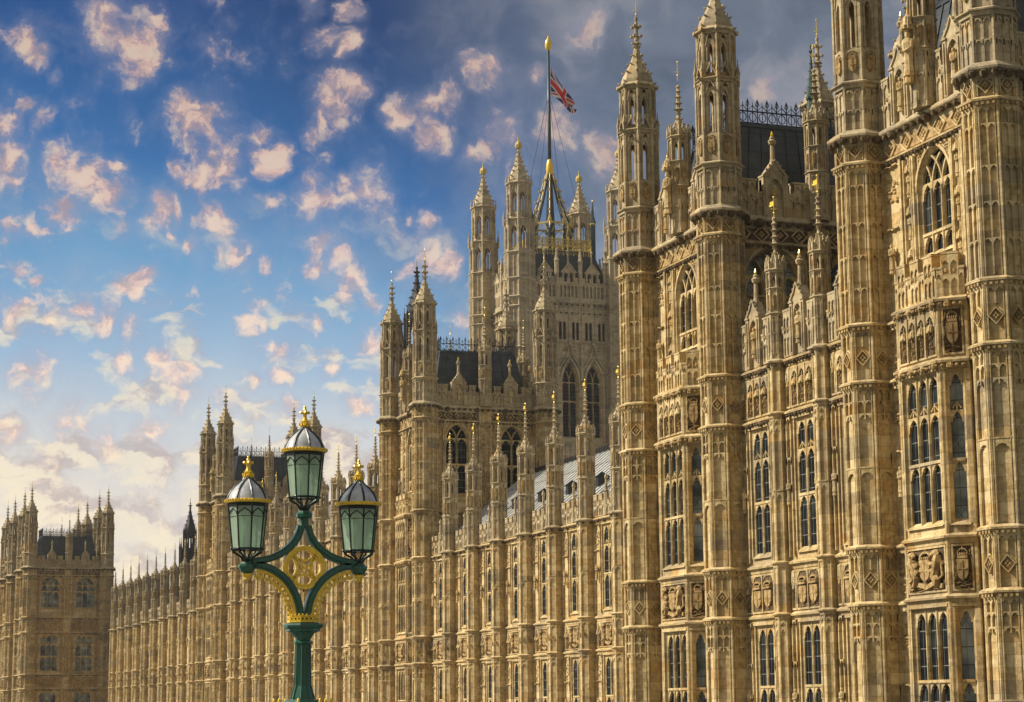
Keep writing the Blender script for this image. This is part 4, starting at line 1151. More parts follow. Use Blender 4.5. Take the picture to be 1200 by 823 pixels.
        for sg in (-1, 1): mb.lathe([(.08, ZB), (.08, z1 - .4)], 6, (sg * .48, -.16), 0, closed=False)
        for za, zb in ((-3, 3.9), (6.0, z4), (z3, z2)):
            mb.mat('stone_carved'); mb.box(-.38, .38, -.175, -.15, za + .15, zb - .45); mb.mat('stone')  # darker plate behind the pilaster ribs, shade put into the colour
            lancet_panel(mb, -.40, .40, za + .1, zb - .4, 2, -.25, -.16, [zb - .42, zb - 2.2, za + 2.2], .06)
            for x in c:
                for sg in (-1, 1):
                    xx = x + sg * (ww / 2 + .42)
                    mb.mat('stone_carved'); mb.box(xx - .22, xx + .22, -.015, 0, za + .15, zb - .45); mb.mat('stone')  # darker backing paints shade into the panel recesses beside the windows
                    lancet_panel(mb, xx - .24, xx + .24, za + .1, zb - .4, 1, -.13, 0, [zb - .42, zb - 2.0, za + 2.0], .06)
        for za, zb in ((3.9, 6.0), (z4, z3)):
            n = int((h2 - .5) / .8)
            for sg in (-1, 1):
                x0 = .55 if sg > 0 else -h2 + .05
                lancet_panel(mb, x0, x0 + h2 - .6, za + .08, zb - .4, n, -.16, 0, [zb - .42], .07)
                mb.mat('stone_carved'); mb.box(x0 + .03, x0 + h2 - .63, -.012, 0, za + .1, zb - .42); mb.mat('stone')  # painted shade behind the band panels, a darker flat plate
                relief(mb, x0 + .1, x0 + h2 - .7, za + .3, zb - .8, 0, .12, 3, 16)
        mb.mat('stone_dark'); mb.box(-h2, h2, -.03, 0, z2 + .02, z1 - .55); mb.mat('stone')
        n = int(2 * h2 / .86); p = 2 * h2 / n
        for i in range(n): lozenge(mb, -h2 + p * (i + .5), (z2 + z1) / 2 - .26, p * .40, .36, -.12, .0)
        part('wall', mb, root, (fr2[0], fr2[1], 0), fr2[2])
        x, y = at(fr2, -h2)
        for q in ((z1, 'corn'), (z2, 'boss'), (z3, 'boss'), (z4, 'boss'), (6.0, 'boss'), (3.9, 'boss')):
            part('cornice' if q[1] == 'corn' else 'string_course', cached(('cor', round(h2, 2), q), lambda: cornice_mesh(2 * h2, [q], 6)), root, (x, y, 0), fr2[2])
        if full:
            for x in c:
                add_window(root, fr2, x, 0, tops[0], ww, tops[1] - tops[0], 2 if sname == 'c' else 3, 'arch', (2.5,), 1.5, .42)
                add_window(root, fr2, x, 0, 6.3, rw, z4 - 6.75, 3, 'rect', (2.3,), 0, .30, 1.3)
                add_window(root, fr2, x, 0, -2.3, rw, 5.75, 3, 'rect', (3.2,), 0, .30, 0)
        x, y = at(fr2, -h2, -.10); L2 = 2 * h2
        part('parapet', cached(('par', round(L2, 2), 's'), lambda: parapet_mesh(L2, 1.6, (L2 * .25, L2 * .75), 2)), root, (x, y, z1 + .02), fr2[2])
    # --- steep iron roof with cresting
    rW, rD, ins = D - 2.3, W - 2.3, .85
    o = part('roof', cached(('roof', rW, rD), lambda: hip_roof_mesh(rW, rD, 0, 4.6, ins)), root, (xf + D / 2, yc, z1 + .1))
    for x, y, L, rz in ((-rW / 2 + ins, -rD / 2 + ins, rW - 2 * ins, 0), (-rW / 2 + ins, rD / 2 - ins, rW - 2 * ins, 0), (-rW / 2 + ins, -rD / 2 + ins, rD - 2 * ins, 90), (rW / 2 - ins, -rD / 2 + ins, rD - 2 * ins, 90)):
        part('cresting', cached(('crest', round(L, 2)), lambda: cresting_mesh(L)), o, (x, y, 4.68), rz)
    mb = MB('stone'); mb.box(-D / 2 + .6, D / 2 - .6, -W / 2 + .6, W / 2 - .6, z1 - .2, z1 + .12); part('gutter', mb, root, (xf + D / 2, yc, 0))
    if fleche:
        mb = MB('copper'); mb.lathe([(.24, 0), (.24, 2.4), (.32, 2.5)], 8); crocket_spire(mb, .28, 2.5, 2.6); part('fleche', mb, root, (xf + D / 2 + 2.2, yc, z1 + 4.6))
    return root
# ------------------------------------------------------------------ ranges between the towers
def range_wing(label, xb, y0, y1, by, zc, rb, wspec, bands, pin, ph, gables, roof, bw_segs, offs=.30, gap0=.8, gap1=.8, vane=.95):
    """a run of bays facing the river; by = buttress positions along it"""
    xw = xb + offs
    root = thing('river_front_range', label, 'palace wing', (xw, (y0 + y1) / 2, ZB), 'ranges of bays between the river towers')
    fr = (xw, y1, -90)                      # lx grows towards the bridge
    L = y1 - y0
    ed = [y1 - gap1] + sorted(by, reverse=True) + [y0 + gap0]
    bays = []
    for i, (a, b) in enumerate(zip(ed, ed[1:])):
        lo = (a if i == 0 else a - rb); hi = (b if i == len(ed) - 2 else b + rb)
        if lo - hi > wspec['w'] + .3: bays.append((y1 - lo, y1 - hi))
    ww = wspec['w']; holes = []
    for a, b in bays:
        for za, zb, _, _ in wspec['rows']: holes.append(((a + b) / 2 - ww / 2, (a + b) / 2 + ww / 2, za, zb))
    mb = MB('stone'); wall_grid(mb, 0, L, ZB, zc + .3, holes)
    for a, b in bays:
        c = (a + b) / 2
        for za, zb, _, _ in wspec['rows']:
            for sg in (-1, 1):
                x0, x1 = sorted((c + sg * (ww / 2 + .16), (b if sg > 0 else a) - sg * .06))
                if x1 - x0 < .25: continue
                lancet_panel(mb, x0, x1, za - .2, zb + .1, 1, -.12, 0, [zb + .08, zb - 1.6, za + (zb - za) * .5], .08)
                relief(mb, x0 + .08, x1 - .08, zb - 1.5, zb - .4, 0, .11, 4, 8)
                statue(mb, (x0 + x1) / 2, -.15, za + (zb - za) * .38, .9)
    part('wall', mb, root, (xw, y1, 0), -90)
    zl = []
    for za, zb, kind in bands: zl += [(za, 'boss' if za > 10 else 'str'), (zb, 'boss' if zb > 10 and zb < zc - .1 else 'str')]
    zl = [q for q in zl if abs(q[0] - zc) > .2]
    for q in zl + [(zc, 'boss')]: part('string_course', cornice_mesh(L, [q], 3), root, (xw, y1, 0), -90)
    for i, (a, b) in enumerate(bays):
        c = (a + b) / 2
        for za, zb, tr, tier in wspec['rows']:
            add_window(root, fr, c, 0, za, ww, zb - za, wspec['n'], 'rect', tr, 0, .15, tier)
        for za, zb, kind in bands:
            add_panel(root, fr, c, 0, za + .06, min(b - a - .1, ww + .35), zb - za - .48, kind, 1 + i % 3)
            if b - a > ww + .9:
                for sg in (-1, 1):
                    xx = c + sg * ((ww + .35) / 2 + (b - a - ww - .35) / 4)
                    add_panel(root, fr, xx, 0, za + .06, (b - a - ww - .35) / 2 - .1, zb - za - .48, 'figures', 4)
        wL = b - a
        x, y = at(fr, a, -.08)
        part('parapet', cached(('wp', round(wL, 1), ph, gables), lambda: parapet_mesh(round(wL, 1), ph, (wL / 2,) if gables == 2 else (), 2, 0, .95, True, 'stone_grey', (wL / 2,) if gables == 1 else ())), root, (x, y, zc + .02), -90)
    bm = cached(('butt', rb, zc), lambda: buttress_mesh(rb, ZB, bw_segs))
    vm = cached(('vf', vane), lambda: vane_mesh(vane))
    for y in by:
        part('buttress', bm, root, (xb, y, 0))
        o = part('pinnacle', pin[0], root, (xb, y, zc + .05)); part('vane', vm, o, (0, 0, pin[1]))
    # roof behind the parapet
    if roof:
        xa, za, xr, zr, m, hasribs = roof
        mb = MB(m); n = int(L / .95)
        A, Bq = (xa, za), (xr, zr)
        mb.add([(xa, 0, za), (xr, 0, zr), (2 * xr - xa, 0, za), (xa, L, za), (xr, L, zr), (2 * xr - xa, L, za)], [(0, 3, 4, 1), (1, 4, 5, 2), (0, 1, 2), (3, 5, 4)])
        nx, nz = -(zr - za), (xr - xa); l = math.hypot(nx, nz); nx, nz = nx / l * .09, nz / l * .09
        for i in range(n + 1):
            y = L * i / n
            mb.add([(xa, y - .04, za), (xa, y + .04, za), (xr, y + .04, zr), (xr, y - .04, zr), (xa + nx, y - .04, za + nz), (xa + nx, y + .04, za + nz), (xr + nx, y + .04, zr + nz), (xr + nx, y - .04, zr + nz)],
                   [(4, 5, 6, 7)[::-1], (0, 4, 7, 3), (1, 2, 6, 5)])
        o = part('roof', mb, root, (0, y0, 0))
        cm = cresting_mesh(L - .3, .45, .5)
        part('cresting', cm, o, (xr, .1, zr + .02), 90)
        if hasribs:
            for i, y in enumerate([2.8 + 5.65 * k for k in range(int(L / 5.65))]):
                v = MB('iron'); v.box(-.35, .5, -.25, .25, -.3, .35); v.add([(-.45, -.33, .35), (.6, -.33, .35), (.6, .33, .35), (-.45, .33, .35), (.05, 0, .75)], [(0, 1, 4), (1, 2, 4), (2, 3, 4), (3, 0, 4)])
                t = .35; part('roof_vent', cached('rvent', lambda: v.mesh('roof_vent')), o, (xa + (xr - xa) * t, y, za + (zr - za) * t + .25))
    return root

CX = 51.43
river_tower('nearest stone tower, its corner turret cut by the right edge of the photo', 40.0, 61.08, 9.12, 10.0, PAV, 'p')
river_tower('tall stone tower right of centre with a green copper spirelet behind its dark crested roof', 40.0, 82.96, 8.94, 10.0, PAV, 'p', True)
river_tower('square stone tower standing directly in front of the great flag tower', CX, 162.6, 9.45, 10.5, CEN, 'c')
river_tower('stone tower rising directly behind the green lamp, with a dark crested roof', CX, 239.0, 9.6, 10.5, CEN, 'c')
river_tower('far tower at the left, turned face on with two arched windows under a dark roof', 40.0, 321.6, 8.6, 11.4, PAV, 'p')
river_tower('farthest tower, half hidden at the left edge of the photo', 40.0, 342.4, 9.8, 11.4, PAV, 'p')

LOW = [(-2.3, 3.48, (3.2,), 0), (6.32, 11.8, (2.3,), 1.3)]
SEG_LINK = [(ZB, -3.0, 'plain'), (-3.0, 3.9, 'panel'), (3.9, 6.0, 'plain'), (6.0, 12.2, 'panel'), (12.2, 14.4, 'plain')]
pin_link = (pinnacle_mesh(.40, 2.95, .75, 1.1), 6.0)
range_wing('short three-bay range between the two nearest towers', 40.30, 70.2, 82.96, [74.45, 78.35], 14.4, .43, dict(w=1.7, n=2, rows=LOW),
           [(3.9, 6.0, 'pair'), (12.2, 14.4, 'figures')], pin_link, 1.9, 2, (41.6, 15.0, 46.6, 20.6, 'roof_dark', False), SEG_LINK, .10)
SEG_CUR = [(ZB, -3.0, 'plain'), (-3.0, 3.9, 'panel'), (3.9, 6.0, 'frieze'), (6.0, 12.3, 'panel')]
pin_cur = (pinnacle_mesh(.58, 4.0), 8.15)
range_wing('long recessed range under a pale ribbed roof, right of the middle tower', CX, 91.9, 162.6, [99.3 + 5.68 * k for k in range(11)], 12.3, .62, dict(w=1.9, n=2, rows=LOW),
           [(3.9, 6.0, 'royal')], pin_cur, 1.35, 1, (52.6, 13.2, 60.0, 19.0, 'roof_pale', True), SEG_CUR)
SEG_MID = [(ZB, -3.0, 'plain'), (-3.0, 3.9, 'panel'), (3.9, 6.0, 'frieze'), (6.0, 12.3, 'panel'), (12.3, 16.1, 'frieze')]
pin_mid = (pinnacle_mesh(.68, 3.2, 1.45, 1.8), 7.5)
range_wing('tall central range seen behind the right-hand lantern', CX, 172.05, 239.0, [177.0 + 6.12 * k for k in range(10)], 16.1, .64, dict(w=1.9, n=2, rows=LOW),
           [(3.9, 6.0, 'royal'), (12.3, 16.1, 'figures')], pin_mid, 1.75, 1, (53.2, 17.2, 59.0, 22.0, 'roof_pale', True), SEG_MID)
range_wing('far low range with a row of sharp pinnacles, left of the lamp', CX, 248.6, 321.6, [255.1 + 6.5 * k for k in range(10)], 12.3, .66, dict(w=1.9, n=2, rows=LOW),
           [(3.9, 6.0, 'royal')], pin_cur, 1.5, 1, (53.2, 13.6, 59.0, 17.6, 'roof_dark', False), SEG_CUR)
range_wing('short range between the two farthest towers at the left edge', 40.30, 330.2, 342.4, [334.4, 338.3], 14.4, .43, dict(w=1.7, n=2, rows=LOW),
           [(3.9, 6.0, 'pair'), (12.2, 14.4, 'figures')], pin_link, 1.9, 2, (41.6, 15.0, 46.6, 20.0, 'roof_dark', False), SEG_LINK, .10)
# ------------------------------------------------------------------ the great flag tower
def great_tower():
    x0, y0, S = 118.5, 322.5, 18.1
    root = thing('great_flag_tower', 'great square tower far behind, flying a flag from a mast over a gilded iron crown', 'tower', (x0 + S / 2, y0 + S / 2, ZB))
    Rt = 2.55; fw = .765 * Rt
    def shaft():
        mb = MB('stone_pale')
        mb.lathe([(Rt * .95, ZB), (Rt * .95, 75.0)], 8)
        for k in range(8):
            a = R(22.5 + 45 * k); mb.lathe([(.22, ZB), (.22, 87.0 if False else 75.2)], 6, (Rt * .95 * math.cos(a), Rt * .95 * math.sin(a)), 0, closed=False)
        f = MB('stone_pale'); w = fw - .35
        zs = [20, 36, 43.9, 51, 59, 65.9, 67.5, 70.6, 75.0]
        for a, b in zip(zs, zs[1:]):
            if b - a < 2: lozenge(f, 0, (a + b) / 2 - .2, w * .3, .5, -.14, 0); continue
            lancet_panel(f, -w / 2, w / 2, a + .1, b - .4, 2, -.13, 0, [b - .42] + ([(a + b) / 2] if b - a > 5 else []), .12)
        mb.ring(f, Rt * .95 * .9239)
        for z in zs[1:]: string_oct(mb, Rt, z, STR, 1.25)
        return mb.mesh('turret')
    def lantern():
        mb = MB('stone_pale')
        def stage(r, z0, z1, sw):
            f = MB('stone_pale'); fw_ = .765 * r; zt = z1 - 1.9
            for sg in (-1, 1):
                a, b = (sw / 2, fw_ / 2) if sg > 0 else (-fw_ / 2, -sw / 2)
                f.box(a, b, 0, .35, z0, z1)
            arch_plate(f, 0, zt, sw, sw * .85, z1, -sw / 2, sw / 2, 0, .35, 5)
            f.box(-.07, .07, .1, .25, z0, zt + sw * .5)
            f.bar([(-fw_ * .40, zt + .3), (0, z1 + .5), (fw_ * .40, zt + .3)], .14, -.12, .02)
            f.box(-sw / 2, sw / 2, .05, .3, z0, z0 + .55)
            mb.ring(f, r * .9239)
            for k in range(8):
                a = R(22.5 + 45 * k); mb.lathe([(.2, z0), (.2, z1 + .2)], 6, (r * math.cos(a), r * math.sin(a)), 0, closed=False)
        stage(Rt * .93, 75.0, 80.3, 1.05)
        string_oct(mb, Rt * .93, 80.6, STR, 1.4)
        for k in range(8):
            a = R(22.5 + 45 * k); mini_pinnacle(mb, (Rt * math.cos(a), Rt * math.sin(a)), .2, 79.6, 1.2, 1.7)
        mb.lathe([(Rt * .72, 80.2), (Rt * .72, 81.3)], 8)
        stage(Rt * .76, 81.2, 86.3, .85)
        string_oct(mb, Rt * .76, 86.9, CORN, 1.0)
        for k in range(8):
            a = R(22.5 + 45 * k); mb.lathe([(.16, 86.5), (.16, 87.3), (.02, 88.2)], 4, (Rt * .84 * math.cos(a), Rt * .84 * math.sin(a)), 45)
        return mb.mesh('lantern')
    def spire():
        mb = MB('stone_pale'); crocket_spire(mb, Rt * .74, 86.8, 6.6, (0, 0), 8, 7, False)
        mb.mat('gold_dull'); mb.lathe([(.2, 92.7), (.55, 93.0), (.62, 93.5), (.45, 93.9), (.15, 94.2), (.1, 94.9)], 8)
        return mb.mesh('spire')
    sm, lm, pm = shaft(), lantern(), spire()
    for x in (x0, x0 + S):
        for y in (y0, y0 + S):
            o = part('turret', sm, root, (x, y, 0)); part('lantern', lm, o); part('spire', pm, o)
    hw = S / 2 - 2.0
    wm = None
    for fr in ((x0 + S / 2, y0 + .9, 0), (x0 + .9, y0 + S / 2, -90), (x0 + S - .9, y0 + S / 2, 90), (x0 + S / 2, y0 + S - .9, 180)):
        def build():
            mb = MB('stone_pale'); cs = (-4.25, 0, 4.25); holes = []
            for c in cs: holes.append((c - 1.35, c + 1.35, 44.6, 57.2))
            sm_ = []
            for i in range(12):
                x = -hw + (2 * hw) * (i + .5) / 12 + (.22 if i % 2 == 0 else -.22)
                sm_.append(x); holes.append((x - .27, x + .27, 61.0, 64.2))
            wall_grid(mb, -hw, hw, ZB, 67.6, holes)
            for x in sm_:
                for sg in (-1, 1): mb.quad((x + sg * .27, 0, 61), (x + sg * .27, .5, 61), (x + sg * .27, .5, 64.2), (x + sg * .27, 0, 64.2))
                mb.mat('glass'); mb.quad((x - .27, .5, 61), (x + .27, .5, 61), (x + .27, .5, 64.2), (x - .27, .5, 64.2)); mb.mat('stone_pale')
                arch_plate(mb, x, 63.7, .54, .42, 64.25, x - .27, x + .27, -.02, .5, 4)
            for i in range(7):
                x = -hw + 2 * hw * i / 6; mb.box(x - .12, x + .12, -.22, 0, 60.6, 67)
            for c in cs:
                pts = [(c + px * 1.25, 53.6 + pz * 1.25) for px, pz in arch(2.7, 3.4, 8)]
                mb.bar([(c - 1.7, 44.0)] + pts + [(c + 1.7, 44.0)], .35, -.35, .05)
                mb.bar([(c - 1.95, 56.0), (c - .6, 58.0), (c, 60.2), (c + .6, 58.0), (c + 1.95, 56.0)], .22, -.42, -.05)
                mb.lump((c, -.3, 60.6), (.4, .3, .55), 6, 4)
                relief(mb, c - 1.6, c + 1.6, 58.4, 60.0, 0, .2, 3, 8)
            for x in (-hw + .3, -2.12, 2.12, hw - .3):
                mb.box(x - .28, x + .28, -.45, 0, 36, 60.2); lancet_panel(mb, x - .24, x + .24, 44, 60, 1, -.52, -.45, [59.6, 54, 49], .08)
            n = 10
            for q, (za, zb) in enumerate(((59.1, 60.5), (65.95, 67.3), (36.5, 43.4))):
                lancet_panel(mb, -hw, hw, za, zb, 16, -.12, 0, [zb - .05], .12)
            for z, k in ((43.9, 1.5), (59.0, 1.3), (60.8, 1.3), (65.9, 1.6), (67.6, 2.0)): mb.sweep([(o * k, z + (h - .37) * k) for o, h in STR], -hw, hw)
            bosses(mb, -hw, hw, 66.9, -.35, 1.0, .22, 'stone_dark', 2)
            bosses(mb, -hw, hw, 65.5, -.25, 1.0, .18, 'stone_dark', 5)
            return mb.mesh('wall')
        wm = cached('vtwall', build)
        part('wall', wm, root, (fr[0], fr[1], 0), fr[2])
        for c in (-4.25, 0, 4.25):
            add_window(root, fr, c, 0, 44.6, 2.7, 12.4, 2, 'arch', (6.0,), 3.4, .8)
        def par():
            mb = MB('stone_pale')
            n = 21; p = 2 * hw / n; t = .5
            mb.box(-hw, hw, -.05, t, 67.5, 68.2); mb.box(-hw, hw, -.08, t + .05, 70.5, 70.85)
            for i in range(n + 1):
                x = -hw + p * i; mb.box(x - .14, x + .14, -.05, t, 68.2, 70.5)
            for i in range(n):
                x = -hw + p * (i + .5); arch_plate(mb, x, 69.8, p - .28, .45, 70.5, x - p / 2 + .14, x + p / 2 - .14, -.05, t, 4)
                mb.box(x - .05, x + .05, .05, .3, 68.2, 70)
                if i % 2 == 0: mb.box(x - p * .45, x + p * .45, -.05, t, 70.85, 71.6)
            for c in (-4.25, 0, 4.25):
                for a, b in ((-1.15, -.85), (.85, 1.15), (-.14, .14)): mb.box(c + a, c + b, -.15, t, 70.8, 72.4)
                for q in (-.5, .5): arch_plate(mb, c + q, 71.9, .72, .5, 72.5, c + q - .36, c + q + .36, -.1, t, 4)
                mb.plate([(c - 1.3, 72.4), (c + 1.3, 72.4), (c, 74.0)], -.2, t, True)
                mb.bar([(c - 1.35, 72.4), (c, 74.1), (c + 1.35, 72.4)], .22, -.3, 0)
                mb.lathe([(.24, 73.6), (.14, 74.6), (.12, 75.8), (.28, 76.0), (.05, 76.5)], 6, (c, .2))
            for c in (-6.6, -2.12, 2.12, 6.6):
                mb.lathe([(.38, 67.5), (.38, 74.2), (.5, 74.4), (.34, 74.8), (.16, 75.8), (.1, 76.2)], 6, (c, -.05)); mb.lump((c, -.05, 76.3), (.2, .2, .25), 6, 4)
            return mb.mesh('parapet')
        part('parapet', cached('vtpar', par), root, (fr[0], fr[1], 0), fr[2])
    cx, cy = x0 + S / 2, y0 + S / 2
    # iron roof
    mb = MB('roof_blue'); b, t = 8.0, 5.6
    P0 = [(-b, -b, 68.5), (b, -b, 68.5), (b, b, 68.5), (-b, b, 68.5)]; P1 = [(-t, -t, 76.6), (t, -t, 76.6), (t, t, 76.6), (-t, t, 76.6)]
    mb.add(P0 + P1, [(0, 1, 5, 4), (1, 2, 6, 5), (2, 3, 7, 6), (3, 0, 4, 7), (4, 5, 6, 7)])
    roof = part('roof', mb, root, (cx, cy, 0))
    mb = MB('gold_dull')
    for k in range(4):
        f = MB('gold_dull')
        for z in (76.7, 77.4, 78.6): f.box(-5.7, 5.7, -.1, .1, z, z + .16)
        f.mat('roof_blue'); f.box(-5.75, 5.75, -.05, .15, 76.2, 76.8); f.mat('gold_dull')
        n = 13
        for i in range(n):
            x = -5.6 + 11.2 * i / (n - 1)
            f.box(x - .07, x + .07, -.12, .1, 75.0 if i % 2 else 74.2, 78.9)
            if i < n - 1:
                quatrefoil(f, x + .46, 78.05, .5, -.08, .05)
                f.bar([(x + .05, 75.6), (x + .46, 76.5), (x + .88, 75.6)], .1, -.1, .05)
            f.lump((x, 0, 79.0), (.12, .12, .2), 5, 3)
        mb.put(f, (0, 0, 0), 90 * k) if False else None
        g = MB(); g.mats = f.mats[:]; g.f, g.m, g.sm = f.f, f.m, f.sm; g.v = [(x, y - 5.7, z) for x, y, z in f.v]
        mb.put(g, rz=90 * k)
        mb.mat('roof_blue'); a = R(45 + 90 * k); q = 5.7 * 1.414
        mb.lathe([(.4, 74.5), (.4, 81.5), (.55, 81.8), (.2, 83.2), (.06, 85.6)], 6, (q * math.cos(a) * .985, q * math.sin(a) * .985))
        mb.mat('gold_dull'); mb.lathe([(.5, 81.5), (.58, 81.7), (.5, 81.9)], 6, (q * math.cos(a) * .985, q * math.sin(a) * .985)); mb.lump((q * math.cos(a) * .985, q * math.sin(a) * .985, 85.7), .2, 6, 4)
    part('gilded_gallery', mb, roof)
    mb = MB('roof_blue'); mb.lathe([(3.4, 76.6), (3.4, 77.6)], 8)
    for k in range(8):
        a = R(22.5 + 45 * k); c, s = math.cos(a), math.sin(a)
        mb.mat('roof_blue'); mb.lathe([(.28, 77), (.28, 82.2)], 6, (3.5 * c, 3.5 * s))
        mb.mat('gold_dull'); mb.lathe([(.34, 81.8), (.4, 82.4), (.06, 83.8)], 6, (3.5 * c, 3.5 * s))
        mb.tube([(4.2 * c, 4.2 * s, 81.4), (3.2 * c, 3.2 * s, 83.6), (1.9 * c, 1.9 * s, 87.2), (.7 * c, .7 * s, 91.4)], .085, 5)
        mb.mat('roof_blue'); mb.tube([(4.0 * c, 4.0 * s, 81.0), (3.0 * c, 3.0 * s, 83.2), (1.65 * c, 1.65 * s, 87.0), (.45 * c, .45 * s, 91.2)], .15, 5)
        mb.mat('gold_dull')
        for i in range(5):
            t = (i + .5) / 5; mb.lump((c * (4.2 - 3.4 * t), s * (4.2 - 3.4 * t), 81.6 + 9.6 * t), (.24, .24, .24), 5, 3)
    f = MB('gold_dull'); f.bar([(-1.1, 80.4), (-.6, 81.5), (0, 82.0), (.6, 81.5), (1.1, 80.4)], .14, -.1, .1); f.box(-1.2, 1.2, -.1, .1, 82.0, 82.3); f.box(-1.2, 1.2, -.1, .1, 77.6, 77.9); f.bar([(-.9, 77.9), (0, 79.6), (.9, 77.9)], .1, -.06, .06)
    mb.ring(f, 3.4)
    mb.mat('roof_blue'); mb.lathe([(.9, 77), (.8, 82), (.6, 86), (.40, 91.0)], 8)
    part('iron_crown', mb, roof)
    mb = MB('mast_green'); mb.smooth = True
    mb.lathe([(.34, 90.5), (.30, 100), (.22, 113.8)], 12)
    mast = part('flagpole', mb, root, (cx, cy, 0))
    mb = MB('gold'); mb.smooth = True
    mb.lathe([(.4, 91.2), (.6, 91.6), (.66, 92.4), (.58, 93.2), (.42, 93.7), (.34, 94.0)], 12)
    part('mast_foot', mb, mast)
    mb = MB('gold'); mb.smooth = True
    mb.lathe([(.22, 113.6), (.5, 114.0), (.62, 114.7), (.5, 115.4), (.2, 115.8), (.1, 116.3)], 12)
    part('finial', mb, mast)
    mb = MB('iron')
    for dx, dy in ((-4.6, -4.6), (4.6, -4.6), (-4.6, 4.6), (4.6, 4.6)):
        mb.tube([(dx, dy, 79.5), (dx * .06, dy * .06, 104.5)], .035, 4)
    part('stay', mb, mast)
    return cx, cy
fcx, fcy = great_tower()
def flag():
    nu, nv = 72, 44
    W_, H_ = 1.0, 1.0
    vs = []; mats = []
    def pos(u, v):            # u along the fly 0..1, v down the hoist 0..1
        hx, hz = .35, 110.6 - 4.9 * v
        tx, tz = 4.75 - .9 * (1 - v) * 0.2, 102.7 + 1.5 * (1 - v)
        e = u ** .92
        x = hx + (tx - hx) * e; z = hz + (tz - hz) * e
        sag = math.sin(math.pi * u)
        z -= .55 * sag * (.3 + .7 * v) - .25 * math.sin(2 * math.pi * u) * (1 - v)
        x += .32 * math.sin(2 * math.pi * (v * 1.15 + u * .4)) * (u ** .7) * .7
        y = .62 * math.sin(2 * math.pi * (v * 1.4 + u * .9)) * (u ** .6) + .25 * math.sin(7 * u + 3 * v)
        return x, y - .3, z
    def colour(u, v):
        x, y = u * 60 - 30, 30 * (1 - v) - 15
        if abs(x) < 3.4 or abs(y) < 3.4: return 'flag_red'
        if abs(x) < 5.4 or abs(y) < 5.4: return 'flag_white'
        dd = (y - x * .5) / 1.118 if x * y > 0 else (y + x * .5) / 1.118
        s = dd if (x * y > 0) == (x > 0) or True else -dd
        sg = 1 if (x > 0) == (x * y > 0) else -1
        w = dd * (1 if y > 0 else -1) * (1 if x < 0 else -1)
        if abs(dd) < 3: return 'flag_red' if -2.0 < w < 0 else 'flag_white'
        return 'flag_blue'
    mb = MB('flag_red'); mb.mats = ['flag_red', 'flag_white', 'flag_blue']; mb.smooth = True
    for i in range(nu + 1):
        for j in range(nv + 1): mb.v.append(pos(i / nu, j / nv))
    for i in range(nu):
        for j in range(nv):
            a = i * (nv + 1) + j
            mb.f.append([a, a + 1, a + nv + 2, a + nv + 1]); mb.sm.append(True)
            mb.m.append(mb.mats.index(colour((i + .5) / nu, (j + .5) / nv)))
    solo('flag', mb, 'red, white and blue crossed flag drooping from the tall mast', 'flag', (fcx, fcy, 0))
flag()
# ------------------------------------------------------------------ dark spirelets behind the roofs
def ventilator(name, label, x, y, r, z0, ztip):
    root = thing(name, label, 'spirelet', (x, y, ZB))
    H = ztip - z0
    mb = MB('iron'); mb.lathe([(r, ZB), (r, z0 + H * .34)], 8)
    f = MB('iron'); lancet_panel(f, -r * .34, r * .34, z0, z0 + H * .32, 2, -.08, 0, [z0 + H * .31, z0 + H * .15], .09); mb.ring(f, r * .9239)
    for k in range(8):
        a = R(22.5 + 45 * k); mini_pinnacle(mb, (r * 1.05 * math.cos(a), r * 1.05 * math.sin(a)), r * .10, z0, H * .34, H * .13)
    part('drum', mb, root, (x, y, 0))
    mb = MB('iron'); r2 = r * .62; z1 = z0 + H * .34
    for k in range(8):
        a = R(22.5 + 45 * k); mb.lathe([(r * .09, z1), (r * .09, z1 + H * .2)], 5, (r2 * math.cos(a), r2 * math.sin(a))); mini_pinnacle(mb, (r2 * 1.12 * math.cos(a), r2 * 1.12 * math.sin(a)), r * .06, z1, H * .2, H * .08)
    f = MB('iron'); arch_plate(f, 0, z1 + H * .12, r2 * .5, r2 * .5, z1 + H * .21, -r2 * .38, r2 * .38, -.02, .1); mb.ring(f, r2 * .9239)
    mb.lathe([(r2 * 1.1, z1 + H * .20), (r2 * 1.1, z1 + H * .23)], 8)
    part('lantern', mb, root, (x, y, 0))
    mb = MB('iron'); crocket_spire(mb, r2 * .98, z1 + H * .23, H * .36); mb.lathe([(.05, ztip - H * .09), (.03, ztip)], 5)
    part('spire', mb, root, (x, y, 0))
ventilator('ventilation_spirelet', 'dark iron spirelet rising behind the far pinnacled range, left of the lamp', 65.6, 330.0, 1.5, 21.5, 33.5)
ventilator('ventilation_spire', 'black crocketed spire peeping between the two front turrets of the middle tower', 103.0, 330.0, 3.0, 52.0, 74.5)

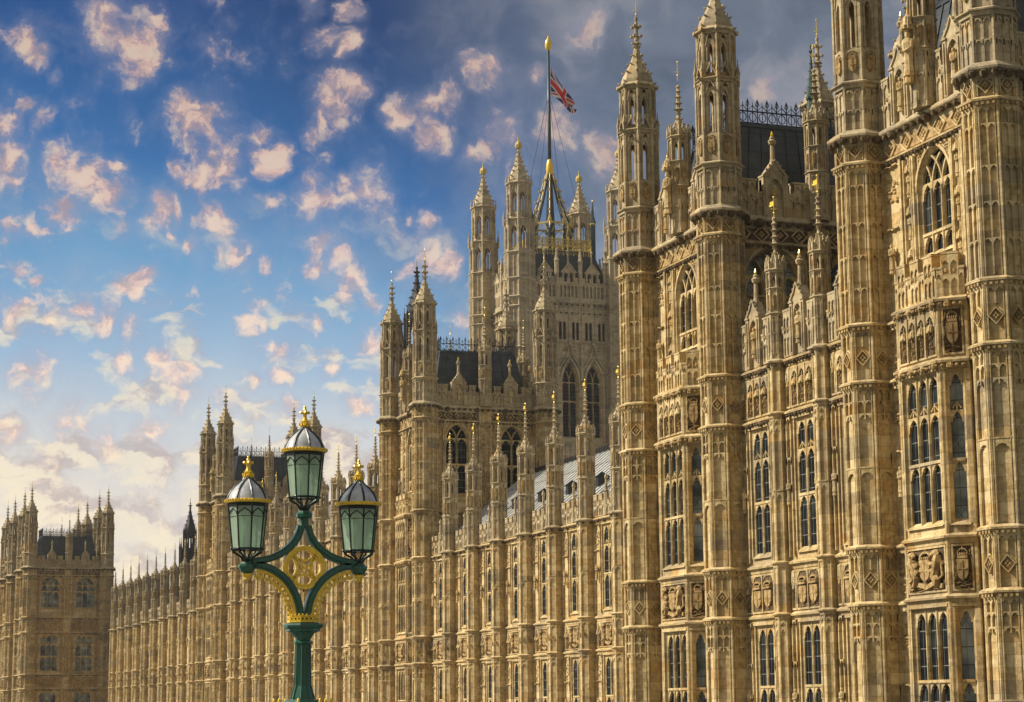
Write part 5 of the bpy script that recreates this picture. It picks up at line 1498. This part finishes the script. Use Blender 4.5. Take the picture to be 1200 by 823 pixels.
# ------------------------------------------------------------------ the three-light lamp on the bridge
LX, LY = 6.62, 26.0
def street_lamp():
    root = thing('street_lamp', 'ornate green and gold cast iron lamp with three green glass lanterns', 'street lamp', (LX, LY, -0.58))
    o3 = (LX, LY, 0)
    # post
    mb = MB('lamp_green')
    mb.lathe([(.46, -.58), (.46, -.30), (.36, -.22), (.34, .0), (.26, .08), (.22, .16)], 8)
    part('pedestal', mb, root, o3)
    mb = MB('gold')
    for k in range(8):
        a = R(22.5 + 45 * k); c, s = math.cos(a), math.sin(a)
        mb.lump((.36 * c, .36 * s, .04), (.05, .05, .05), 6, 4); mb.lump((.36 * c, .36 * s, .12), (.022, .022, .06), 6, 4)
        for q in (-1, 1): mb.lump((.36 * c - q * s * .045, .36 * s + q * c * .045, .09), (.022, .022, .035), 5, 3)
    part('gilded_leaves', mb, root, o3)
    mb = MB('lamp_green')
    mb.lathe([(.17, .04), (.14, .20), (.100, .34), (.093, .86)], 8)
    f = MB('lamp_green')
    for i in range(9):
        z = .36 + i * .056; s = .026
        f.bar([(-s, z), (0, z + s), (s, z), (0, z - s)], .009, -.010, .004, True)
    mb.ring(f, .094 * .9239)
    for k in range(8):
        a = R(22.5 + 45 * k); mb.tube([(.150 * math.cos(a), .150 * math.sin(a), .17), (.102 * math.cos(a), .102 * math.sin(a), .34), (.093 * math.cos(a), .093 * math.sin(a), .85)], .010, 6)
    mb.lathe([(.093, .84), (.118, .855), (.118, .88), (.096, .895), (.105, .93), (.145, .98), (.165, 1.0)], 8)
    mb.lathe([(.165, .99), (.215, 1.005), (.215, 1.035), (.24, 1.045), (.25, 1.075), (.24, 1.10), (.20, 1.105), (.19, 1.115)], 8)
    part('post', mb, root, o3)
    # gilded pierced ring
    mb = MB('gold'); w = .205
    mb.lathe([(w, 1.112), (w, 1.132)], 8); mb.lathe([(w * .97, 1.178), (w, 1.185), (w, 1.195), (w * .9, 1.198)], 8)
    f = MB('gold'); n = 3; p = .765 * w / n
    for i in range(n):
        x = -.765 * w / 2 + p * (i + .5)
        f.bar([(x + .019 * math.cos(R(60 * k)), 1.155 + .021 * math.sin(R(60 * k))) for k in range(6)], .009, -.004, .012, True)
        f.lump((x, 0, 1.206), (.014, .014, .016), 5, 3); f.box(x - p / 2 - .005, x - p / 2 + .005, -.003, .012, 1.13, 1.18)
    mb.ring(f, w * .9239 - .004)
    mb.mat('lamp_green'); mb.lathe([(.15, 1.10), (.15, 1.19)], 8)
    part('gilded_ring', mb, root, o3)
    # curved cross frame (four concave arms), each arm of two mouldings
    mb = MB('lamp_green')
    for sg in (-1, 1):
        A = [(sg * (-.69 + .645 * math.cos(t)), 2.36 - .49 * math.sin(t)) for t in [R(4 + 84 * i / 18) for i in range(19)]]
        B = [(sg * (-.645 + .60 * math.cos(t)), 1.165 + .66 * math.sin(t)) for t in [R(2 + 85 * i / 18) for i in range(19)]]
        for L in (A, B):
            mb.bar(L, .088, -.055, .055); mb.bar(L, .036, -.080, .080)
    mb.box(-.045, .045, -.05, .05, 2.30, 2.40)
    for sg in (-1, 1): mb.box(min(sg * .60, sg * .76), max(sg * .60, sg * .76), -.05, .05, 1.79, 1.87)
    part('arm_frame', mb, root, o3)
    # gilded scallop fringe under the lower arms
    mb = MB('gold')
    for sg in (-1, 1):
        L = [(sg * (-.645 + .535 * math.cos(t)), 1.165 + .595 * math.sin(t)) for t in [R(4 + 82 * i / 18) for i in range(19)]]
        mb.bar(L, .030, -.03, .03)
        for i in range(12):
            t = R(6 + 78 * i / 11); c = (sg * (-.645 + .495 * math.cos(t)), 1.165 + .553 * math.sin(t))
            mb.bar([(c[0] + .029 * math.cos(R(45 * k)), c[1] + .029 * math.sin(R(45 * k))) for k in range(8)], .020, -.018, .018, True)
            t2 = R(6 + 78 * (i + .5) / 11)
            mb.lump((sg * (-.645 + .468 * math.cos(t2)), 0, 1.165 + .522 * math.sin(t2)), (.018, .018, .018), 5, 3)
            mb.lump((sg * (-.645 + .452 * math.cos(t)), 0, 1.165 + .506 * math.sin(t)), (.021, .02, .021), 5, 3)
    part('gilded_fringe', mb, root, o3)
    # medallion
    mb = MB('gold'); cz = 1.80
    circ = lambda r, x=0, z=0, n=24, a0=0, a1=360: [(x + r * math.cos(R(a0 + (a1 - a0) * i / n)), cz + z + r * math.sin(R(a0 + (a1 - a0) * i / n))) for i in range(n + (0 if a1 - a0 == 360 else 1))]
    mb.bar(circ(.252), .042, -.05, .05, True); mb.bar(circ(.222), .016, -.06, .06, True)
    for k in range(4):
        a = 90 * k; mb.bar(circ(.118, .118 * math.cos(R(a)), .118 * math.sin(R(a)), 14, a - 112, a + 112), .030, -.045, .045)
        a = R(45 + 90 * k); mb.lump((.205 * math.cos(a), -.02, cz + .205 * math.sin(a)), (.020, .03, .020), 6, 4)
    # curved-sided tablet with interlaced V and inverted V
    tab = []
    for k in range(4):
        a, b = [(-.115, .115), (-.115, -.115), (.115, -.115), (.115, .115)][k], [(-.115, -.115), (.115, -.115), (.115, .115), (-.115, .115)][k]
        for i in range(6):
            t = i / 6; x = a[0] + (b[0] - a[0]) * t; z = a[1] + (b[1] - a[1]) * t; s_ = .028 * math.sin(math.pi * t)
            l = math.hypot(x, z) or 1; tab.append((x - x / l * s_, cz + z - z / l * s_))
    mb.bar(tab, .026, -.05, .05, True)
    for s_ in (1, -1):
        mb.bar([(-.082, cz + s_ * .088), (0, cz - s_ * .082), (.082, cz + s_ * .088)], .026, -.040 - .012 * s_, .03)
        for q in (-1, 1): mb.bar([(q * .082 - .028, cz + s_ * .09), (q * .082 + .028, cz + s_ * .09)], .016, -.05, .03)
        mb.bar([(-.082, cz + s_ * .088), (-.082, cz)], .016, -.045, .03); mb.bar([(.082, cz + s_ * .088), (.082, cz)], .016, -.045, .03)
    mb.bar([(-.05, cz), (.05, cz)], .014, -.03, .03)
    part('medallion', mb, root, o3)
    mb = MB('lamp_green')      # little studs in the triangles
    for q in (-.09, 0, .09): mb.lump((q, 0, 1.515 - abs(q) * .1), (.012, .02, .022), 6, 4)
    part('stud', mb, root, o3)
    # lantern brackets
    for dx, zt, pend in ((-.725, 1.80, True), (.715, 1.80, True), (0, 2.475, False)):
        mb = MB('lamp_green')
        mb.lathe([(.03, zt - .09), (.085, zt - .06), (.10, zt - .03), (.115, zt + .0), (.115, zt + .025), (.085, zt + .04), (.075, zt + .06), (.03, zt + .065)] if pend else
                 [(.05, zt - .14), (.06, zt - .06), (.10, zt - .04), (.105, zt), (.085, zt + .02), (.075, zt + .04), (.03, zt + .045)], 8)
        if pend:
            mb.mat('gold'); mb.lathe([(.07, zt - .085), (.055, zt - .115), (.03, zt - .13), (.035, zt - .15), (.005, zt - .185)], 8)
        part('bracket', mb, root, (LX + dx, LY, 0))
    # lanterns
    rb, rt, hb = .192, .262, .565
    def frame():
        mb = MB('lamp_black')
        for k in range(8):
            a = R(67.5 + 22.5 + 45 * k); c, s = math.cos(a), math.sin(a)
            mb.tube([(rb * c, rb * s, 0), (rt * .955 * c, rt * .955 * s, hb)], .011, 6)
            mb.tube([(rb * c, rb * s, 0), (rb * .93 * c, rb * .93 * s, -.04), (.085 * c, .085 * s, -.09), (.045 * c, .045 * s, -.16)], [.014, .014, .013, .016], 6)
            mb.lump((rb * 1.05 * c, rb * 1.05 * s, .005), .018, 6, 4)
        for r, z in ((rb, 0), (rt * .95, hb)):
            P = [(r * math.cos(R(90 + 45 * k)), r * math.sin(R(90 + 45 * k)), z) for k in range(9)]
            for a, b in zip(P, P[1:]): mb.tube([a, b], .013, 6)
        # pierced arches below the cornice, leading bar
        for k in range(8):
            a0, a1 = R(90 + 45 * k), R(135 + 45 * k)
            def pt(t, h):
                r = rb + (rt * .955 - rb) * h / hb; x = r * (math.cos(a0) * (1 - t) + math.cos(a1) * t); y = r * (math.sin(a0) * (1 - t) + math.sin(a1) * t)
                return (x * 1.012, y * 1.012, h)
            mb.tube([pt(0, .40), pt(.15, .455), pt(.5, .50), pt(.85, .455), pt(1, .40)], .008, 5)
            mb.tube([pt(0, .40), pt(1, .40)], .0035, 4)
            mb.quad(pt(0, .525), pt(1, .525), pt(1, hb), pt(0, hb))
            for h in (.13, .30): mb.lump(pt(0, h), .012, 5, 3)
        mb.lathe([(rt * .93, hb - .01), (rt, hb), (rt, hb + .012)], 16, rot=0, closed=False)
        mb.lathe([(.05, -.17), (.05, -.13), (.02, -.1)], 8)
        return mb.mesh('lantern')
    def glass():
        mb = MB('lantern_glass'); mb.lathe([(rb * .98, .004), (rt * .94, hb - .005)], 8, rot=90, closed=False); return mb.mesh('glass')
    def burner():
        mb = MB('dome_glass'); mb.smooth = True
        mb.lathe([(.02, -.02), (.03, .06), (.018, .08), (.018, .16), (.05, .19), (.055, .30), (.03, .36), (.01, .38)], 10)
        mb.lathe([(.16, .46), (.10, .49), (.03, .50)], 12)
        return mb.mesh('burner')
    def rim():
        mb = MB('gold')
        mb.lathe([(rt * .99, hb + .004), (rt * 1.075, hb + .012), (rt * 1.075, hb + .04), (rt * .99, hb + .052)], 24, rot=0, closed=False)
        for k in range(40):
            a = R(9 * k); mb.lump((rt * 1.085 * math.cos(a), rt * 1.085 * math.sin(a), hb + .036), (.015, .015, .020), 5, 3)
        return mb.mesh('rim')
    DP = [(rt * 1.0, .045), (rt * .93, .10), (rt * .80, .16), (rt * .62, .215), (rt * .42, .26), (rt * .25, .30), (rt * .16, .34)]
    def dome():
        mb = MB('dome_glass'); mb.smooth = True; mb.lathe([(r, hb + z) for r, z in DP], 24, rot=90, closed=False)
        mb.smooth = False; mb.mat('lamp_black')
        for k in range(8):
            a = R(90 + 45 * k); mb.tube([(r * 1.01 * math.cos(a), r * 1.01 * math.sin(a), hb + z) for r, z in DP], .014, 5)
        return mb.mesh('dome')
    def fin():
        mb = MB('gold'); z = hb + .33
        mb.lathe([(.062, z), (.07, z + .02), (.05, z + .035), (.045, z + .06), (.058, z + .075), (.04, z + .09), (.026, z + .12), (.024, z + .16), (.034, z + .175), (.03, z + .20)], 8)
        for k in range(8):
            a = R(45 * k); mb.lump((.066 * math.cos(a), .066 * math.sin(a), z + .04), (.014, .014, .024), 5, 3)
        for dx, dy in ((1, 0), (-1, 0), (0, 1), (0, -1)):
            mb.lump((.048 * dx, .048 * dy, z + .19), (.022, .022, .022), 6, 4); mb.lump((.024 * dx, .024 * dy, z + .19), (.018, .018, .018), 6, 4)
        mb.lump((0, 0, z + .225), (.026, .026, .03), 6, 4); mb.lump((0, 0, z + .26), (.018, .018, .02), 6, 4)
        return mb.mesh('finial')
    bmesh_ = burner(); fm, gm, rm, dm, nm = frame(), glass(), rim(), dome(), fin()
    for dx, z in ((-.725, 2.02), (.715, 2.02), (0, 2.685)):
        o = part('lantern', fm, root, (LX + dx, LY, z))
        part('glass', gm, o); part('rim', rm, o); part('burner', bmesh_, o); part('dome', dm, o); part('finial', nm, o)
street_lamp()
# ------------------------------------------------------------------ river air
def haze():
    mb = MB('haze'); mb.box(-260, 460, -40, 460, -13.6, 118.5)
    solo('haze', mb, None, None, kind='stuff')
mt = bpy.data.materials.new('haze'); mt.use_nodes = True; MATS['haze'] = mt
N = NT(mt.node_tree)
v = N.new('ShaderNodeVolumePrincipled'); o = N.new('ShaderNodeOutputMaterial'); N.l.new(v.outputs[0], o.inputs['Volume'])
v.inputs['Color'].default_value = (0.90, 0.88, 0.86, 1); v.inputs['Density'].default_value = 0.00011; v.inputs['Anisotropy'].default_value = 0.2
haze()
